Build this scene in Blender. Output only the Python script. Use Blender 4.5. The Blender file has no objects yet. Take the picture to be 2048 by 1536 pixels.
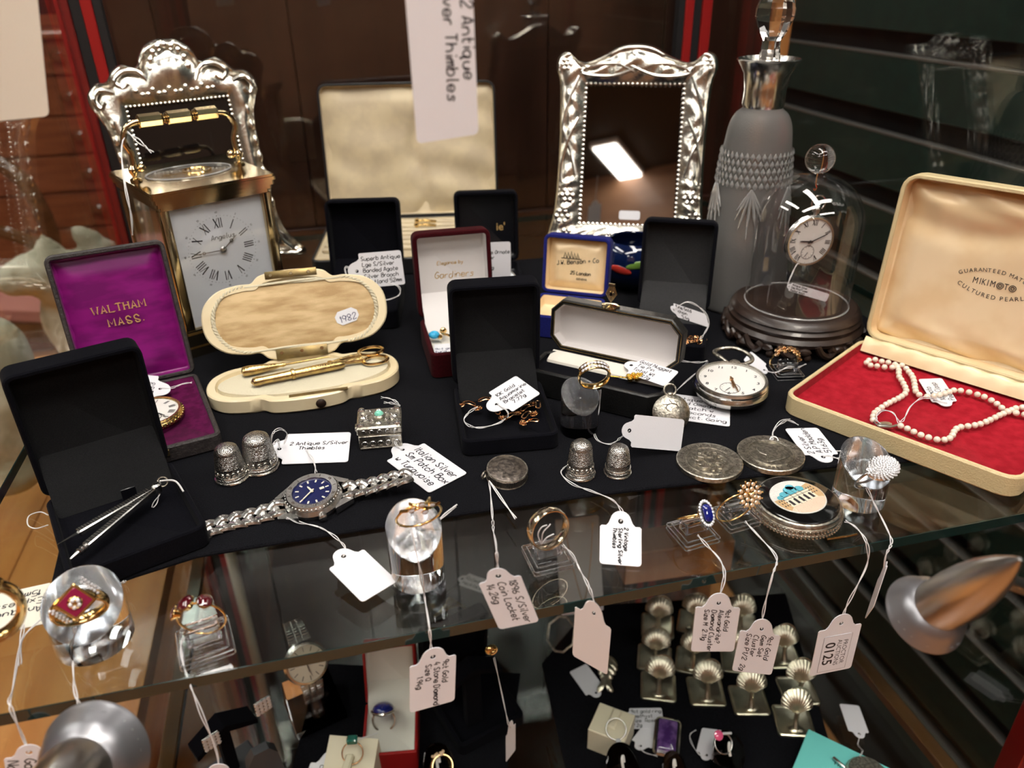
import bpy, math, random
from mathutils import Vector, Matrix
U = 0.01          # everything below is written in centimetres
PI = math.pi
rnd = random.Random(11)
COL = bpy.context.scene.collection
def rad(a): return math.radians(a)
# ------------------------------------------------------------------ camera
F, CX, CY, CAMH = 1540.0, 1024.0, 768.0, 26.0
def _cam_axes():
    D = Vector((1070 - CX, 3614 - CY, F)).normalized()
    X = Vector((8200 - CX, -190 - CY, F)); X -= D * X.dot(D); X.normalize()
    Z = -D; Y = Z.cross(X)
    return X, Y, Z
AX, AY, AZ = _cam_axes()
def ray(px, py):
    v = Vector((px - CX, py - CY, F)); return Vector((AX.dot(v), AY.dot(v), AZ.dot(v)))
EYE = Vector((0, 0, CAMH))
def P(px, py, z=0.0):
    """point of the horizontal plane at height z seen there"""
    d = ray(px, py); return EYE + d * ((z - CAMH) / d.z)
def PY(px, py, y):
    """point of the upright plane at depth y seen there"""
    d = ray(px, py); return EYE + d * (y / d.y)
cd = bpy.data.cameras.new('camera'); cam = bpy.data.objects.new('camera', cd); COL.objects.link(cam)
cd.sensor_width = 36; cd.lens = F / 2048 * 36; cd.clip_start = 0.01; cd.clip_end = 50
cx_, cy_, cz_ = Vector((AX.x, AY.x, AZ.x)), Vector((AX.y, AY.y, AZ.y)), Vector((AX.z, AY.z, AZ.z))
cam.matrix_world = Matrix(((cx_.x, -cy_.x, -cz_.x, 0), (cx_.y, -cy_.y, -cz_.y, 0), (cx_.z, -cy_.z, -cz_.z, CAMH * U), (0, 0, 0, 1)))
cd.dof.use_dof = True; cd.dof.focus_distance = 0.45; cd.dof.aperture_fstop = 9.0
bpy.context.scene.camera = cam
# ------------------------------------------------------------------ materials
def mat(name, col, rough=0.5, metal=0.0, col2=None, cscale=300, cmix=(0.4, 0.6), bump=0, bscale=600, btype='noise', coat=0, sheen=0, trans=0, ior=1.45, emit=0, stretch=None, rough2=None, spec=None, detail=3):
    m = bpy.data.materials.new(name); m.use_nodes = True
    nt = m.node_tree; N = nt.nodes; L = nt.links
    b = N['Principled BSDF']
    b.inputs['Base Color'].default_value = (*col, 1); b.inputs['Roughness'].default_value = rough; b.inputs['Metallic'].default_value = metal
    b.inputs['IOR'].default_value = ior
    if coat: b.inputs['Coat Weight'].default_value = coat; b.inputs['Coat Roughness'].default_value = 0.08
    if sheen: b.inputs['Sheen Weight'].default_value = sheen; b.inputs['Sheen Roughness'].default_value = 0.4
    if trans: b.inputs['Transmission Weight'].default_value = trans
    if spec is not None: b.inputs['Specular IOR Level'].default_value = spec
    if emit: b.inputs['Emission Color'].default_value = (*col, 1); b.inputs['Emission Strength'].default_value = emit
    def coords():
        tc = N.new('ShaderNodeTexCoord'); mp = N.new('ShaderNodeMapping'); L.new(tc.outputs['Object'], mp.inputs['Vector'])
        if stretch: mp.inputs['Scale'].default_value = stretch
        return mp.outputs['Vector']
    if col2 is not None:
        t = N.new('ShaderNodeTexNoise'); t.inputs['Scale'].default_value = cscale; t.inputs['Detail'].default_value = detail; L.new(coords(), t.inputs['Vector'])
        r = N.new('ShaderNodeValToRGB'); r.color_ramp.elements[0].position = cmix[0]; r.color_ramp.elements[1].position = cmix[1]
        r.color_ramp.elements[0].color = (*col, 1); r.color_ramp.elements[1].color = (*col2, 1)
        L.new(t.outputs['Fac'], r.inputs['Fac']); L.new(r.outputs['Color'], b.inputs['Base Color'])
        if rough2 is not None:
            q = N.new('ShaderNodeMapRange'); q.inputs['From Min'].default_value = cmix[0]; q.inputs['From Max'].default_value = cmix[1]
            q.inputs['To Min'].default_value = rough; q.inputs['To Max'].default_value = rough2
            L.new(t.outputs['Fac'], q.inputs['Value']); L.new(q.outputs['Result'], b.inputs['Roughness'])
    if bump:
        if btype == 'noise': t = N.new('ShaderNodeTexNoise'); t.inputs['Detail'].default_value = 4; out = 'Fac'
        elif btype == 'voronoi': t = N.new('ShaderNodeTexVoronoi'); out = 'Distance'
        else: t = N.new('ShaderNodeTexWave'); t.inputs['Distortion'].default_value = 1.0; out = 'Fac'
        t.inputs['Scale'].default_value = bscale; L.new(coords(), t.inputs['Vector'])
        bp = N.new('ShaderNodeBump'); bp.inputs['Strength'].default_value = bump; bp.inputs['Distance'].default_value = 0.0006
        L.new(t.outputs[out], bp.inputs['Height']); L.new(bp.outputs['Normal'], b.inputs['Normal'])
    return m
def pane_mat(name, tint=(1, 1, 1), refl=(1, 1, 1), ior=1.5, rough=0.0):
    """thin clear glass: lets light straight through and mirrors by the Fresnel law"""
    m = bpy.data.materials.new(name); m.use_nodes = True; nt = m.node_tree; N = nt.nodes; L = nt.links
    N.remove(N['Principled BSDF'])
    t = N.new('ShaderNodeBsdfTransparent'); t.inputs['Color'].default_value = (*tint, 1)
    g = N.new('ShaderNodeBsdfGlossy'); g.inputs['Color'].default_value = (*refl, 1); g.inputs['Roughness'].default_value = rough
    fr = N.new('ShaderNodeFresnel'); fr.inputs['IOR'].default_value = ior
    # the same mirror strength from either side of the sheet
    ge = N.new('ShaderNodeNewGeometry'); mx0 = N.new('ShaderNodeMix'); mx0.data_type = 'FLOAT'
    mx0.inputs[2].default_value = ior; mx0.inputs[3].default_value = 1 / ior
    L.new(ge.outputs['Backfacing'], mx0.inputs[0]); L.new(mx0.outputs[0], fr.inputs['IOR'])
    mx = N.new('ShaderNodeMixShader'); L.new(fr.outputs['Fac'], mx.inputs['Fac']); L.new(t.outputs[0], mx.inputs[1]); L.new(g.outputs[0], mx.inputs[2])
    L.new(mx.outputs[0], N['Material Output'].inputs['Surface'])
    return m
def wood_mat(name, c1, c2, scale=20, stretch=(1, 8, 8), rough=0.35, coat=0.3):
    return mat(name, c1, rough, col2=c2, cscale=scale, cmix=(0.3, 0.7), stretch=stretch, coat=coat, detail=6)
M = {}
M['felt'] = mat('black_felt', (0.0036, 0.0036, 0.0048), 0.95, col2=(0.0085, 0.0085, 0.0105), cscale=1500, bump=0.6, bscale=1800, sheen=0.02, spec=0.05)
M['velvet'] = mat('black_velvet', (0.0026, 0.0026, 0.004), 0.92, col2=(0.005, 0.005, 0.0075), cscale=1800, bump=0.4, bscale=2500, sheen=0.02, spec=0.06)
M['lining'] = mat('charcoal_lining', (0.008, 0.008, 0.009), 0.9, col2=(0.014, 0.014, 0.015), cscale=2500, bump=0.5, bscale=3000, spec=0.15)
M['lining_grey'] = mat('grey_lining', (0.024, 0.024, 0.025), 0.9, col2=(0.036, 0.036, 0.037), cscale=2500, bump=0.5, bscale=3000, spec=0.15)
M['blacksatin'] = mat('black_satin', (0.004, 0.004, 0.006), 0.3, bump=0.5, bscale=60)
M['silver'] = mat('polished_silver', (0.70, 0.68, 0.63), 0.19, 1.0)
M['silver_relief'] = mat('chased_silver', (0.70, 0.67, 0.60), 0.24, 1.0, bump=0.35, bscale=350)
M['oldsilver'] = mat('tarnished_silver', (0.30, 0.28, 0.235), 0.34, 1.0, col2=(0.56, 0.52, 0.44), cscale=500, bump=0.5, bscale=700)
M['darksilver'] = mat('oxidised_silver', (0.10, 0.085, 0.075), 0.42, 0.9, col2=(0.24, 0.20, 0.17), cscale=350, bump=0.5, bscale=500)
M['thimble'] = mat('pitted_silver', (0.40, 0.39, 0.37), 0.27, 1.0, bump=0.45, bscale=1500, btype='voronoi')
M['steel'] = mat('brushed_steel', (0.60, 0.59, 0.57), 0.26, 1.0)
M['gold'] = mat('yellow_gold', (0.83, 0.58, 0.25), 0.16, 1.0)
M['rosegold'] = mat('rose_gold', (0.80, 0.50, 0.28), 0.2, 1.0)
M['brightgold'] = mat('gold_nugget', (0.90, 0.60, 0.12), 0.25, 1.0, bump=0.8, bscale=900)
M['gilt'] = mat('worn_gilt', (0.62, 0.44, 0.17), 0.24, 1.0, col2=(0.42, 0.30, 0.14), cscale=200, bump=0.3, bscale=700)
M['brass'] = mat('polished_brass', (0.58, 0.46, 0.27), 0.12, 1.0)
M['dullbrass'] = mat('dull_brass', (0.26, 0.19, 0.08), 0.45, 0.9, col2=(0.18, 0.13, 0.06), cscale=120)
M['diamond'] = mat('cut_diamond', (0.92, 0.92, 0.95), 0.03, 0.0, coat=1, ior=2.2, trans=0.3)
M['pave'] = mat('pave_diamond', (0.85, 0.83, 0.80), 0.12, 0.85)
M['champagne'] = mat('champagne_stone', (0.75, 0.50, 0.30), 0.05, 0.3, coat=1, ior=2)
M['sapphire'] = mat('blue_sapphire', (0.008, 0.012, 0.17), 0.03, coat=1, ior=1.77)
M['lapis'] = mat('blue_lapis', (0.01, 0.014, 0.14), 0.15, coat=1, col2=(0.02, 0.03, 0.22), cscale=400)
M['garnet'] = mat('red_garnet', (0.07, 0.002, 0.006), 0.03, coat=1, ior=1.77)
M['ruby'] = mat('ruby', (0.25, 0.005, 0.05), 0.05, coat=1, ior=1.77)
M['pinkstone'] = mat('pink_stone', (0.8, 0.10, 0.25), 0.05, coat=1, ior=1.7)
M['emerald'] = mat('green_stone', (0.01, 0.14, 0.10), 0.08, coat=1)
M['turq'] = mat('turquoise', (0.16, 0.60, 0.45), 0.35, col2=(0.30, 0.70, 0.55), cscale=700)
M['turqblue'] = mat('blue_turquoise', (0.02, 0.32, 0.60), 0.4, col2=(0.05, 0.42, 0.68), cscale=500)
M['amethyst'] = mat('purple_amethyst', (0.055, 0.02, 0.11), 0.15, coat=1, col2=(0.16, 0.08, 0.25), cscale=120)
M['pearl'] = mat('cream_pearl', (0.80, 0.69, 0.56), 0.15, 0.0, coat=1)
M['paper'] = mat('white_card', (0.76, 0.755, 0.79), 0.6, bump=0.1, bscale=1500)
M['creampaper'] = mat('cream_card', (0.80, 0.75, 0.64), 0.6, bump=0.1, bscale=1500)
M['tagback'] = mat('pinkish_card', (0.74, 0.69, 0.68), 0.6)
M['ink'] = mat('black_ink', (0.012, 0.012, 0.016), 0.5)
M['blueink'] = mat('blue_ink', (0.05, 0.05, 0.12), 0.5)
M['greyink'] = mat('grey_print', (0.10, 0.10, 0.11), 0.5)
M['thread'] = mat('white_thread', (0.72, 0.70, 0.70), 0.9)
M['enamel'] = mat('white_enamel', (0.80, 0.78, 0.74), 0.2, coat=0.5)
M['dial'] = mat('cool_white_dial', (0.84, 0.87, 0.90), 0.3, coat=0.3)
M['creamdial'] = mat('cream_dial', (0.72, 0.66, 0.52), 0.35)
M['bluedial'] = mat('blue_dial', (0.004, 0.008, 0.065), 0.25, coat=0.6)
M['black'] = mat('black_gloss', (0.004, 0.004, 0.004), 0.12, coat=0.5)
M['blackpaint'] = mat('black_rubber', (0.01, 0.01, 0.011), 0.5)
M['leather'] = mat('black_leather', (0.006, 0.006, 0.006), 0.38, bump=0.5, bscale=900)
M['casecloth'] = mat('dark_brown_leatherette', (0.022, 0.018, 0.018), 0.5, bump=0.9, bscale=900, col2=(0.04, 0.033, 0.032), cscale=500)
M['purple'] = mat('purple_satin', (0.135, 0.003, 0.10), 0.40, col2=(0.21, 0.006, 0.15), cscale=40, sheen=0.05, spec=0.35, stretch=(1, 3, 3))
M['plum'] = mat('plum_velvet', (0.055, 0.003, 0.028), 0.8, col2=(0.085, 0.005, 0.045), cscale=200, sheen=0.05, spec=0.08)
M['burgundy'] = mat('burgundy_velvet', (0.026, 0.0015, 0.003), 0.85, col2=(0.042, 0.003, 0.005), cscale=1500, sheen=0.03, spec=0.08)
M['redvelvet'] = mat('red_velvet', (0.27, 0.006, 0.014), 0.8, col2=(0.37, 0.012, 0.024), cscale=150, cmix=(0.35, 0.7), sheen=0.04, spec=0.1, bump=0.3, bscale=1500)
M['redbox'] = mat('red_leatherette', (0.30, 0.010, 0.010), 0.4, bump=0.3, bscale=1200)
M['navy'] = mat('navy_velvet', (0.008, 0.010, 0.10), 0.8, sheen=0.05, spec=0.1, col2=(0.014, 0.018, 0.15), cscale=1500)
M['creamsatin'] = mat('cream_satin', (0.80, 0.60, 0.35), 0.32, 0.08, col2=(0.88, 0.70, 0.45), cscale=30)
M['fadedsatin'] = mat('faded_cream_satin', (0.52, 0.43, 0.29), 0.55, col2=(0.62, 0.52, 0.34), cscale=40, sheen=0.2)
M['creamleather'] = mat('cream_leatherette', (0.62, 0.50, 0.28), 0.5, bump=0.6, bscale=1100)
M['whitesatin'] = mat('white_satin', (0.66, 0.63, 0.62), 0.5, sheen=0.2)
M['whitevelvet'] = mat('white_velvet', (0.72, 0.68, 0.60), 0.8, sheen=0.5, bump=0.3, bscale=1500)
M['ivory'] = mat('ivory', (0.80, 0.68, 0.45), 0.3, col2=(0.70, 0.56, 0.33), cscale=30, cmix=(0.5, 0.8), coat=0.3)
M['silk'] = mat('aged_silk', (0.42, 0.27, 0.115), 0.6, col2=(0.64, 0.47, 0.25), cscale=50, cmix=(0.35, 0.65), bump=0.4, bscale=900, stretch=(1, 4, 4))
M['braid'] = mat('cream_braid', (0.66, 0.60, 0.44), 0.7, bump=0.6, bscale=900)
M['acrylic'] = mat('clear_acrylic', (0.95, 0.96, 1.0), 0.02, trans=1.0, ior=1.49)
M['cutface'] = mat('sawn_acrylic_face', (0.93, 0.95, 1.0), 0.12, trans=0.96, ior=1.4, bump=0.3, bscale=300, stretch=(6, 1, 1))
M['palegold'] = mat('pale_gold', (0.72, 0.62, 0.47), 0.18, 1.0)
M['darkglass'] = mat('dark_picture_glass', (0.004, 0.0035, 0.0035), 0.02, spec=0.5)
M['mirror'] = mat('dark_mirror_glass', (0.42, 0.40, 0.38), 0.015, 1.0)
M['acrylic_thin'] = pane_mat('clear_acrylic_sheet', (0.97, 0.97, 0.975), ior=1.5)
M['crystal'] = mat('lead_crystal', (1, 1, 1), 0.01, trans=1.0, ior=1.55)
M['frosted'] = mat('frosted_cut_glass', (0.72, 0.70, 0.67), 0.34, trans=0.82, ior=1.2, bump=0.4, bscale=900)
M['cutglass'] = mat('cut_glass', (0.86, 0.85, 0.83), 0.08, trans=0.7, ior=1.4)
M['glass'] = pane_mat('cabinet_glass', (0.93, 0.95, 0.94), ior=1.52)
M['shelfglass'] = pane_mat('shelf_glass', (0.90, 0.94, 0.92), ior=1.52)
M['domeglass'] = pane_mat('dome_glass', (0.95, 0.95, 0.95), ior=1.8)
M['glassedge'] = mat('green_glass_edge', (0.006, 0.022, 0.020), 0.12, coat=0.6)
M['darkwood'] = wood_mat('dark_carved_wood', (0.014, 0.007, 0.005), (0.032, 0.017, 0.011), 60, (1, 1, 4), 0.4, 0.12)
M['panelwood'] = wood_mat('dark_brown_panel', (0.021, 0.008, 0.005), (0.043, 0.016, 0.010), 4, (10, 1, 1.2), 0.3, 0.2)
M['shopwood'] = wood_mat('brown_shop_cupboards', (0.21, 0.105, 0.055), (0.32, 0.175, 0.095), 3, (1, 1, 3), 0.5, 0.1)
M['orangewood'] = wood_mat('orange_pine', (0.46, 0.17, 0.05), (0.60, 0.26, 0.085), 5, (9, 1, 1), 0.35, 0.4)
M['tablewood'] = wood_mat('honey_pine_boards', (0.58, 0.21, 0.05), (0.74, 0.33, 0.10), 5, (9, 1, 1), 0.35, 0.4)
M['cherry'] = wood_mat('red_brown_wood', (0.19, 0.05, 0.02), (0.32, 0.10, 0.038), 5, (1, 1, 8), 0.3, 0.4)
M['basewood'] = wood_mat('dark_base_board', (0.020, 0.008, 0.005), (0.040, 0.016, 0.010), 5, (9, 1, 1), 0.2, 0.5)
M['chairwood'] = wood_mat('walnut_chair_wood', (0.09, 0.035, 0.012), (0.17, 0.07, 0.026), 12, (1, 1, 5), 0.12, 0.8)
M['redpaint'] = mat('red_painted_metal', (0.30, 0.012, 0.012), 0.32, coat=0.3)
M['pinkcloth'] = mat('pink_upholstery', (0.50, 0.20, 0.16), 0.8, bump=0.3, bscale=300)
M['stone'] = mat('pale_green_stone', (0.30, 0.28, 0.19), 0.8, col2=(0.48, 0.46, 0.35), cscale=25, bump=0.7, bscale=60)
M['slat'] = mat('dark_green_board', (0.006, 0.020, 0.016), 0.45, col2=(0.008, 0.026, 0.020), cscale=60, bump=0.3, bscale=900)
M['slatlip'] = mat('grey_metal_strip', (0.18, 0.17, 0.16), 0.35, 0.6)
M['groove'] = mat('groove_shadow', (0.006, 0.004, 0.005), 0.8)
M['teal'] = mat('duck_egg_card', (0.16, 0.60, 0.56), 0.55)
M['creamcube'] = mat('cream_leather_cube', (0.74, 0.67, 0.50), 0.45)
M['greyplastic'] = mat('dark_grey_plastic', (0.055, 0.055, 0.06), 0.5)
M['nickel'] = mat('worn_nickel', (0.66, 0.61, 0.48), 0.30, 1.0, col2=(0.48, 0.44, 0.34), cscale=60)
M['lampsteel'] = mat('satin_nickel', (0.50, 0.49, 0.475), 0.28, 1.0, stretch=(1, 1, 1))
M['lampdish'] = mat('pearl_reflector', (0.32, 0.32, 0.34), 0.34, 0.85)
M['goldprint'] = mat('gold_lettering', (0.80, 0.52, 0.20), 0.35, 0.6)
M['mosaicwhite'] = mat('white_tesserae', (0.72, 0.70, 0.66), 0.4, bump=0.6, bscale=1500, btype='voronoi')
M['mosaicblue'] = mat('blue_tesserae', (0.10, 0.42, 0.52), 0.35, bump=0.6, bscale=1500, btype='voronoi')
M['mosaictan'] = mat('tan_tesserae', (0.55, 0.36, 0.18), 0.4, bump=0.6, bscale=1500, btype='voronoi')
M['mosaicpeach'] = mat('peach_tesserae', (0.72, 0.55, 0.42), 0.4, bump=0.6, bscale=1500, btype='voronoi')
M['mosaicdark'] = mat('dark_tesserae', (0.03, 0.025, 0.03), 0.4)
M['plaster'] = mat('shop_wall_paint', (0.14, 0.10, 0.075), 0.8)
M['ceilpaint'] = mat('shop_ceiling_paint', (0.055, 0.048, 0.042), 0.8)
M['lightpanel'] = mat('lit_diffuser', (1.0, 0.965, 0.91), 0.5, emit=1)
M['enamelblue'] = mat('dark_blue_enamel', (0.004, 0.010, 0.045), 0.08, coat=1)
M['enamelgreen'] = mat('green_enamel', (0.16, 0.30, 0.05), 0.15, coat=1)
M['enamelred'] = mat('red_enamel', (0.40, 0.03, 0.02), 0.15, coat=1)
M['chainsilver'] = mat('chain_silver', (0.6, 0.58, 0.52), 0.3, 1.0)
LIGHT, EXPO = 13.5, 0.0
LAMPS = [(-60, -60, 0, 150, 28), (70, -30, 0, 150, 28), (10, 20, 90, 150, 28), (150, 40, 90, 150, 28), (-130, 70, 90, 150, 28), (10, 190, 0, 150, 28), (-220, 130, 90, 120, 28), (-60, 305, 0, 120, 28), (60, -170, 0, 150, 28), (-108, -222, 90, 40, 13), (-190, -150, 0, 120, 28)]  # the panel nearest wall_back is added to brighten the chairs and chest
# ------------------------------------------------------------------ mesh building
def TM(x=0, y=0, z=0, rz=0, rx=0, ry=0):
    return Matrix.Translation((x, y, z)) @ Matrix.Rotation(rad(rz), 4, 'Z') @ Matrix.Rotation(rad(rx), 4, 'X') @ Matrix.Rotation(rad(ry), 4, 'Y')
def BM(o, x, y, z):
    return Matrix(((x[0], y[0], z[0], o[0]), (x[1], y[1], z[1], o[1]), (x[2], y[2], z[2], o[2]), (0, 0, 0, 1)))
def rr(w, d, r, i=0.0, n=5, cx=0, cy=0):
    """rounded rectangle outline, inset by i"""
    w, d = w - 2 * i, d - 2 * i; r = max(min(r - i, w / 2 - 1e-4, d / 2 - 1e-4), 0.01); o = []
    for k, (sx, sy) in enumerate(((1, 1), (-1, 1), (-1, -1), (1, -1))):
        for j in range(n):
            a = PI / 2 * (k + j / (n - 1)); o.append((cx + sx * (w / 2 - r) + r * math.cos(a), cy + sy * (d / 2 - r) + r * math.sin(a)))
    return o
def cham(w, d, c, i=0.0):
    w, d = w - 2 * i, d - 2 * i; c = max(c - i * 0.59, 0.01)
    return [(w/2, d/2-c), (w/2-c, d/2), (-w/2+c, d/2), (-w/2, d/2-c), (-w/2, -d/2+c), (-w/2+c, -d/2), (w/2-c, -d/2), (w/2, -d/2+c)]
def circ(r, n=32, cx=0, cy=0, ry=None):
    return [(cx + r * math.cos(2 * PI * k / n), cy + (r if ry is None else ry) * math.sin(2 * PI * k / n)) for k in range(n)]
def crom(pts, n=6, closed=False):
    """smooth curve through points"""
    pts = [Vector(p) for p in pts]; m = len(pts)
    if m < 3: return pts
    o = []
    for i in range(m if closed else m - 1):
        if closed: p0, p1, p2, p3 = pts[i-1], pts[i], pts[(i+1) % m], pts[(i+2) % m]
        else: p0, p1, p2, p3 = pts[max(i-1, 0)], pts[i], pts[i+1], pts[min(i+2, m-1)]
        for k in range(n):
            t = k / n; o.append(0.5 * ((2*p1) + (p2-p0)*t + (2*p0-5*p1+4*p2-p3)*t*t + (3*p1-p0-3*p2+p3)*t**3))
    if not closed: o.append(pts[-1])
    return o
def offset(ol, d):
    """outline moved inwards by d (counter-clockwise outline)"""
    n = len(ol); o = []
    for i in range(n):
        a, b = Vector(ol[i-1][:2]), Vector(ol[(i+1) % n][:2]); t = (b - a)
        if t.length < 1e-9: o.append(tuple(ol[i][:2])); continue
        t.normalize(); o.append((ol[i][0] - t.y * d, ol[i][1] + t.x * d))
    return o
class MB:
    def __init__(s): s.v = []; s.f = []
    def add(s, vs, fs, M_=None):
        b = len(s.v)
        s.v.extend((M_ @ Vector(v)) if M_ is not None else Vector(v) for v in vs)
        s.f.extend(tuple(b + i for i in f) for f in fs); return s
    def loft(s, rings, M_=None, c0=True, c1=True, closed=True):
        n = len(rings[0]); vs = [p for r in rings for p in r]; fs = []
        for k in range(len(rings) - 1):
            for j in range(n if closed else n - 1):
                a, b = k * n + j, k * n + (j + 1) % n; fs.append((a, b, b + n, a + n))
        if c0: fs.append(tuple(reversed(range(n))))
        if c1: fs.append(tuple((len(rings) - 1) * n + j for j in range(n)))
        return s.add(vs, fs, M_)
    def outl(s, layers, M_=None, c0=True, c1=True):
        """layers of (outline, z)"""
        return s.loft([[(p[0], p[1], z) for p in o] for o, z in layers], M_, c0, c1)
    def prism(s, ol, z0, z1, b=0.0, M_=None):
        if b: return s.outl([(offset(ol, b), z0), (ol, z0 + b), (ol, z1 - b), (offset(ol, b), z1)], M_)
        return s.outl([(ol, z0), (ol, z1)], M_)
    def box(s, c, d, b=0.0, M_=None):
        x, y, z = c; w, e, h = d; b = min(b, w/2.1, e/2.1, h/2.1)
        if not b:
            ol = [(x+w/2, y-e/2), (x+w/2, y+e/2), (x-w/2, y+e/2), (x-w/2, y-e/2)]
            return s.outl([(ol, z - h/2), (ol, z + h/2)], M_)
        def q(i): return [(p[0] + x, p[1] + y) for p in cham(w, e, b * 0.6, i)]
        return s.outl([(q(b), z - h/2), (q(0), z - h/2 + b), (q(0), z + h/2 - b), (q(b), z + h/2)], M_)
    def lathe(s, prof, n=32, M_=None, c0=True, c1=True):
        return s.loft([[(r * math.cos(2*PI*k/n), r * math.sin(2*PI*k/n), z) for k in range(n)] for r, z in prof], M_, c0, c1)
    def tube(s, pts, r=0.05, n=8, closed=False, M_=None, flat=1.0):
        pts = [Vector(p) for p in pts]; m = len(pts); rings = []; up = None
        for i in range(m):
            a = pts[i-1] if (i or closed) else pts[0]; b = pts[(i+1) % m] if (i < m - 1 or closed) else pts[-1]
            t = (b - a)
            if t.length < 1e-9: t = Vector((0, 0, 1))
            t.normalize()
            if up is None: up = Vector((0, 0, 1)) if abs(t.z) < 0.9 else Vector((1, 0, 0))
            x = t.cross(up)
            if x.length < 1e-6: x = t.orthogonal()
            x.normalize(); y = x.cross(t); up = y
            q = r[i] if isinstance(r, (list, tuple)) else r
            rings.append([pts[i] + (x * math.cos(2*PI*k/n) + y * math.sin(2*PI*k/n) * flat) * q for k in range(n)])
        if closed: rings.append(rings[0])
        return s.loft(rings, M_, not closed, not closed)
    def ball(s, c, r, n=12, M_=None):
        if not isinstance(r, (tuple, list)): r = (r, r, r)
        h = max(n // 2, 4)
        return s.loft([[(c[0] + r[0]*math.sin(a)*math.cos(2*PI*k/n), c[1] + r[1]*math.sin(a)*math.sin(2*PI*k/n), c[2] - r[2]*math.cos(a)) for k in range(n)] for a in [PI*(0.02 + 0.96*j/h) for j in range(h+1)]], M_)
    def torus(s, R, r, n=40, m=10, M_=None, arc=None, flat=1.0, squash=1.0):
        if arc: return s.tube([(R*math.cos(a), R*squash*math.sin(a), 0) for a in [arc[0] + (arc[1]-arc[0])*k/n for k in range(n+1)]], r, m, M_=M_, flat=flat)
        return s.tube([(R*math.cos(2*PI*k/n), R*squash*math.sin(2*PI*k/n), 0) for k in range(n)], r, m, True, M_=M_, flat=flat)
    def gem(s, c, r, h=None, n=8, M_=None, sy=1.0):
        """faceted stone, table up"""
        h = h or r; x, y, z = c
        return s.loft([[(x + q*r*math.cos(2*PI*(k+o)/n), y + sy*q*r*math.sin(2*PI*(k+o)/n), z + e*h) for k in range(n)] for q, e, o in ((0.05, -0.7, 0), (1, 0, 0), (1, 0.12, 0), (0.6, 0.42, 0.5))], M_)
    def grid(s, nx, ny, fn, M_=None, thick=0):
        vs = [fn(i / nx, j / ny) for j in range(ny + 1) for i in range(nx + 1)]
        fs = [(j*(nx+1)+i, j*(nx+1)+i+1, (j+1)*(nx+1)+i+1, (j+1)*(nx+1)+i) for j in range(ny) for i in range(nx)]
        return s.add(vs, fs, M_)
    def ribbon(s, pts, w, z=0.0, M_=None):
        """pen stroke: flat band along 2D points"""
        if len(pts) < 2: return s
        L_, R_ = [], []
        for i, p in enumerate(pts):
            t = Vector(pts[min(i+1, len(pts)-1)][:2]) - Vector(pts[max(i-1, 0)][:2])
            t = t.normalized() if t.length > 1e-9 else Vector((1, 0)); nn = Vector((-t.y, t.x)) * w / 2
            L_.append((p[0] + nn.x, p[1] + nn.y, z)); R_.append((p[0] - nn.x, p[1] - nn.y, z))
        n = len(pts)
        return s.add(R_ + L_, [(i, i+1, n+i+1, n+i) for i in range(n-1)], M_)
    def mesh(s, name, m, ang=38):
        me = bpy.data.meshes.new(name); me.from_pydata([tuple(v * U) for v in s.v], [], s.f)
        me.materials.append(M[m] if isinstance(m, str) else m)
        me.polygons.foreach_set('use_smooth', [True] * len(me.polygons)); me.set_sharp_from_angle(angle=rad(ang)); me.update()
        return me
# ------------------------------------------------------------------ objects
def scaleM(m): 
    m = m.copy(); m.translation *= U; return m
def tag_(o, label, cat, group=None):
    o['label'] = label; o['category'] = cat
    if group: o['group'] = group
    return o
def thing(name, label, cat, m=None, group=None):
    o = bpy.data.objects.new(name, None); COL.objects.link(o); o.empty_display_size = 0.01
    if m is not None: o.matrix_world = scaleM(m)
    return tag_(o, label, cat, group)
def part(name, mb, m, parent, label=None, ang=38, kind=None):
    o = bpy.data.objects.new(name, mb.mesh(name, m, ang)); COL.objects.link(o); o.parent = parent
    if label: o['label'] = label
    if kind: o['kind'] = kind
    return o
def solo(name, mb, m, label, cat, mw=None, group=None, ang=38):
    o = bpy.data.objects.new(name, mb.mesh(name, m, ang)); COL.objects.link(o)
    if mw is not None: o.matrix_world = scaleM(mw)
    return tag_(o, label, cat, group)
def struct(name, mb, m, parent=None):
    o = bpy.data.objects.new(name, mb.mesh(name, m)); COL.objects.link(o)
    if parent: o.parent = parent
    else: o['kind'] = 'structure'
    return o
def dup(root, m, label=None, group=None):
    r = root.copy(); COL.objects.link(r); r.matrix_world = scaleM(m)
    if label: r['label'] = label
    if group: r['group'] = group
    for c in list(root.children):
        d = c.copy(); COL.objects.link(d); d.parent = r
        for g in c.children:
            e = g.copy(); COL.objects.link(e); e.parent = d
    return r
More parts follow.
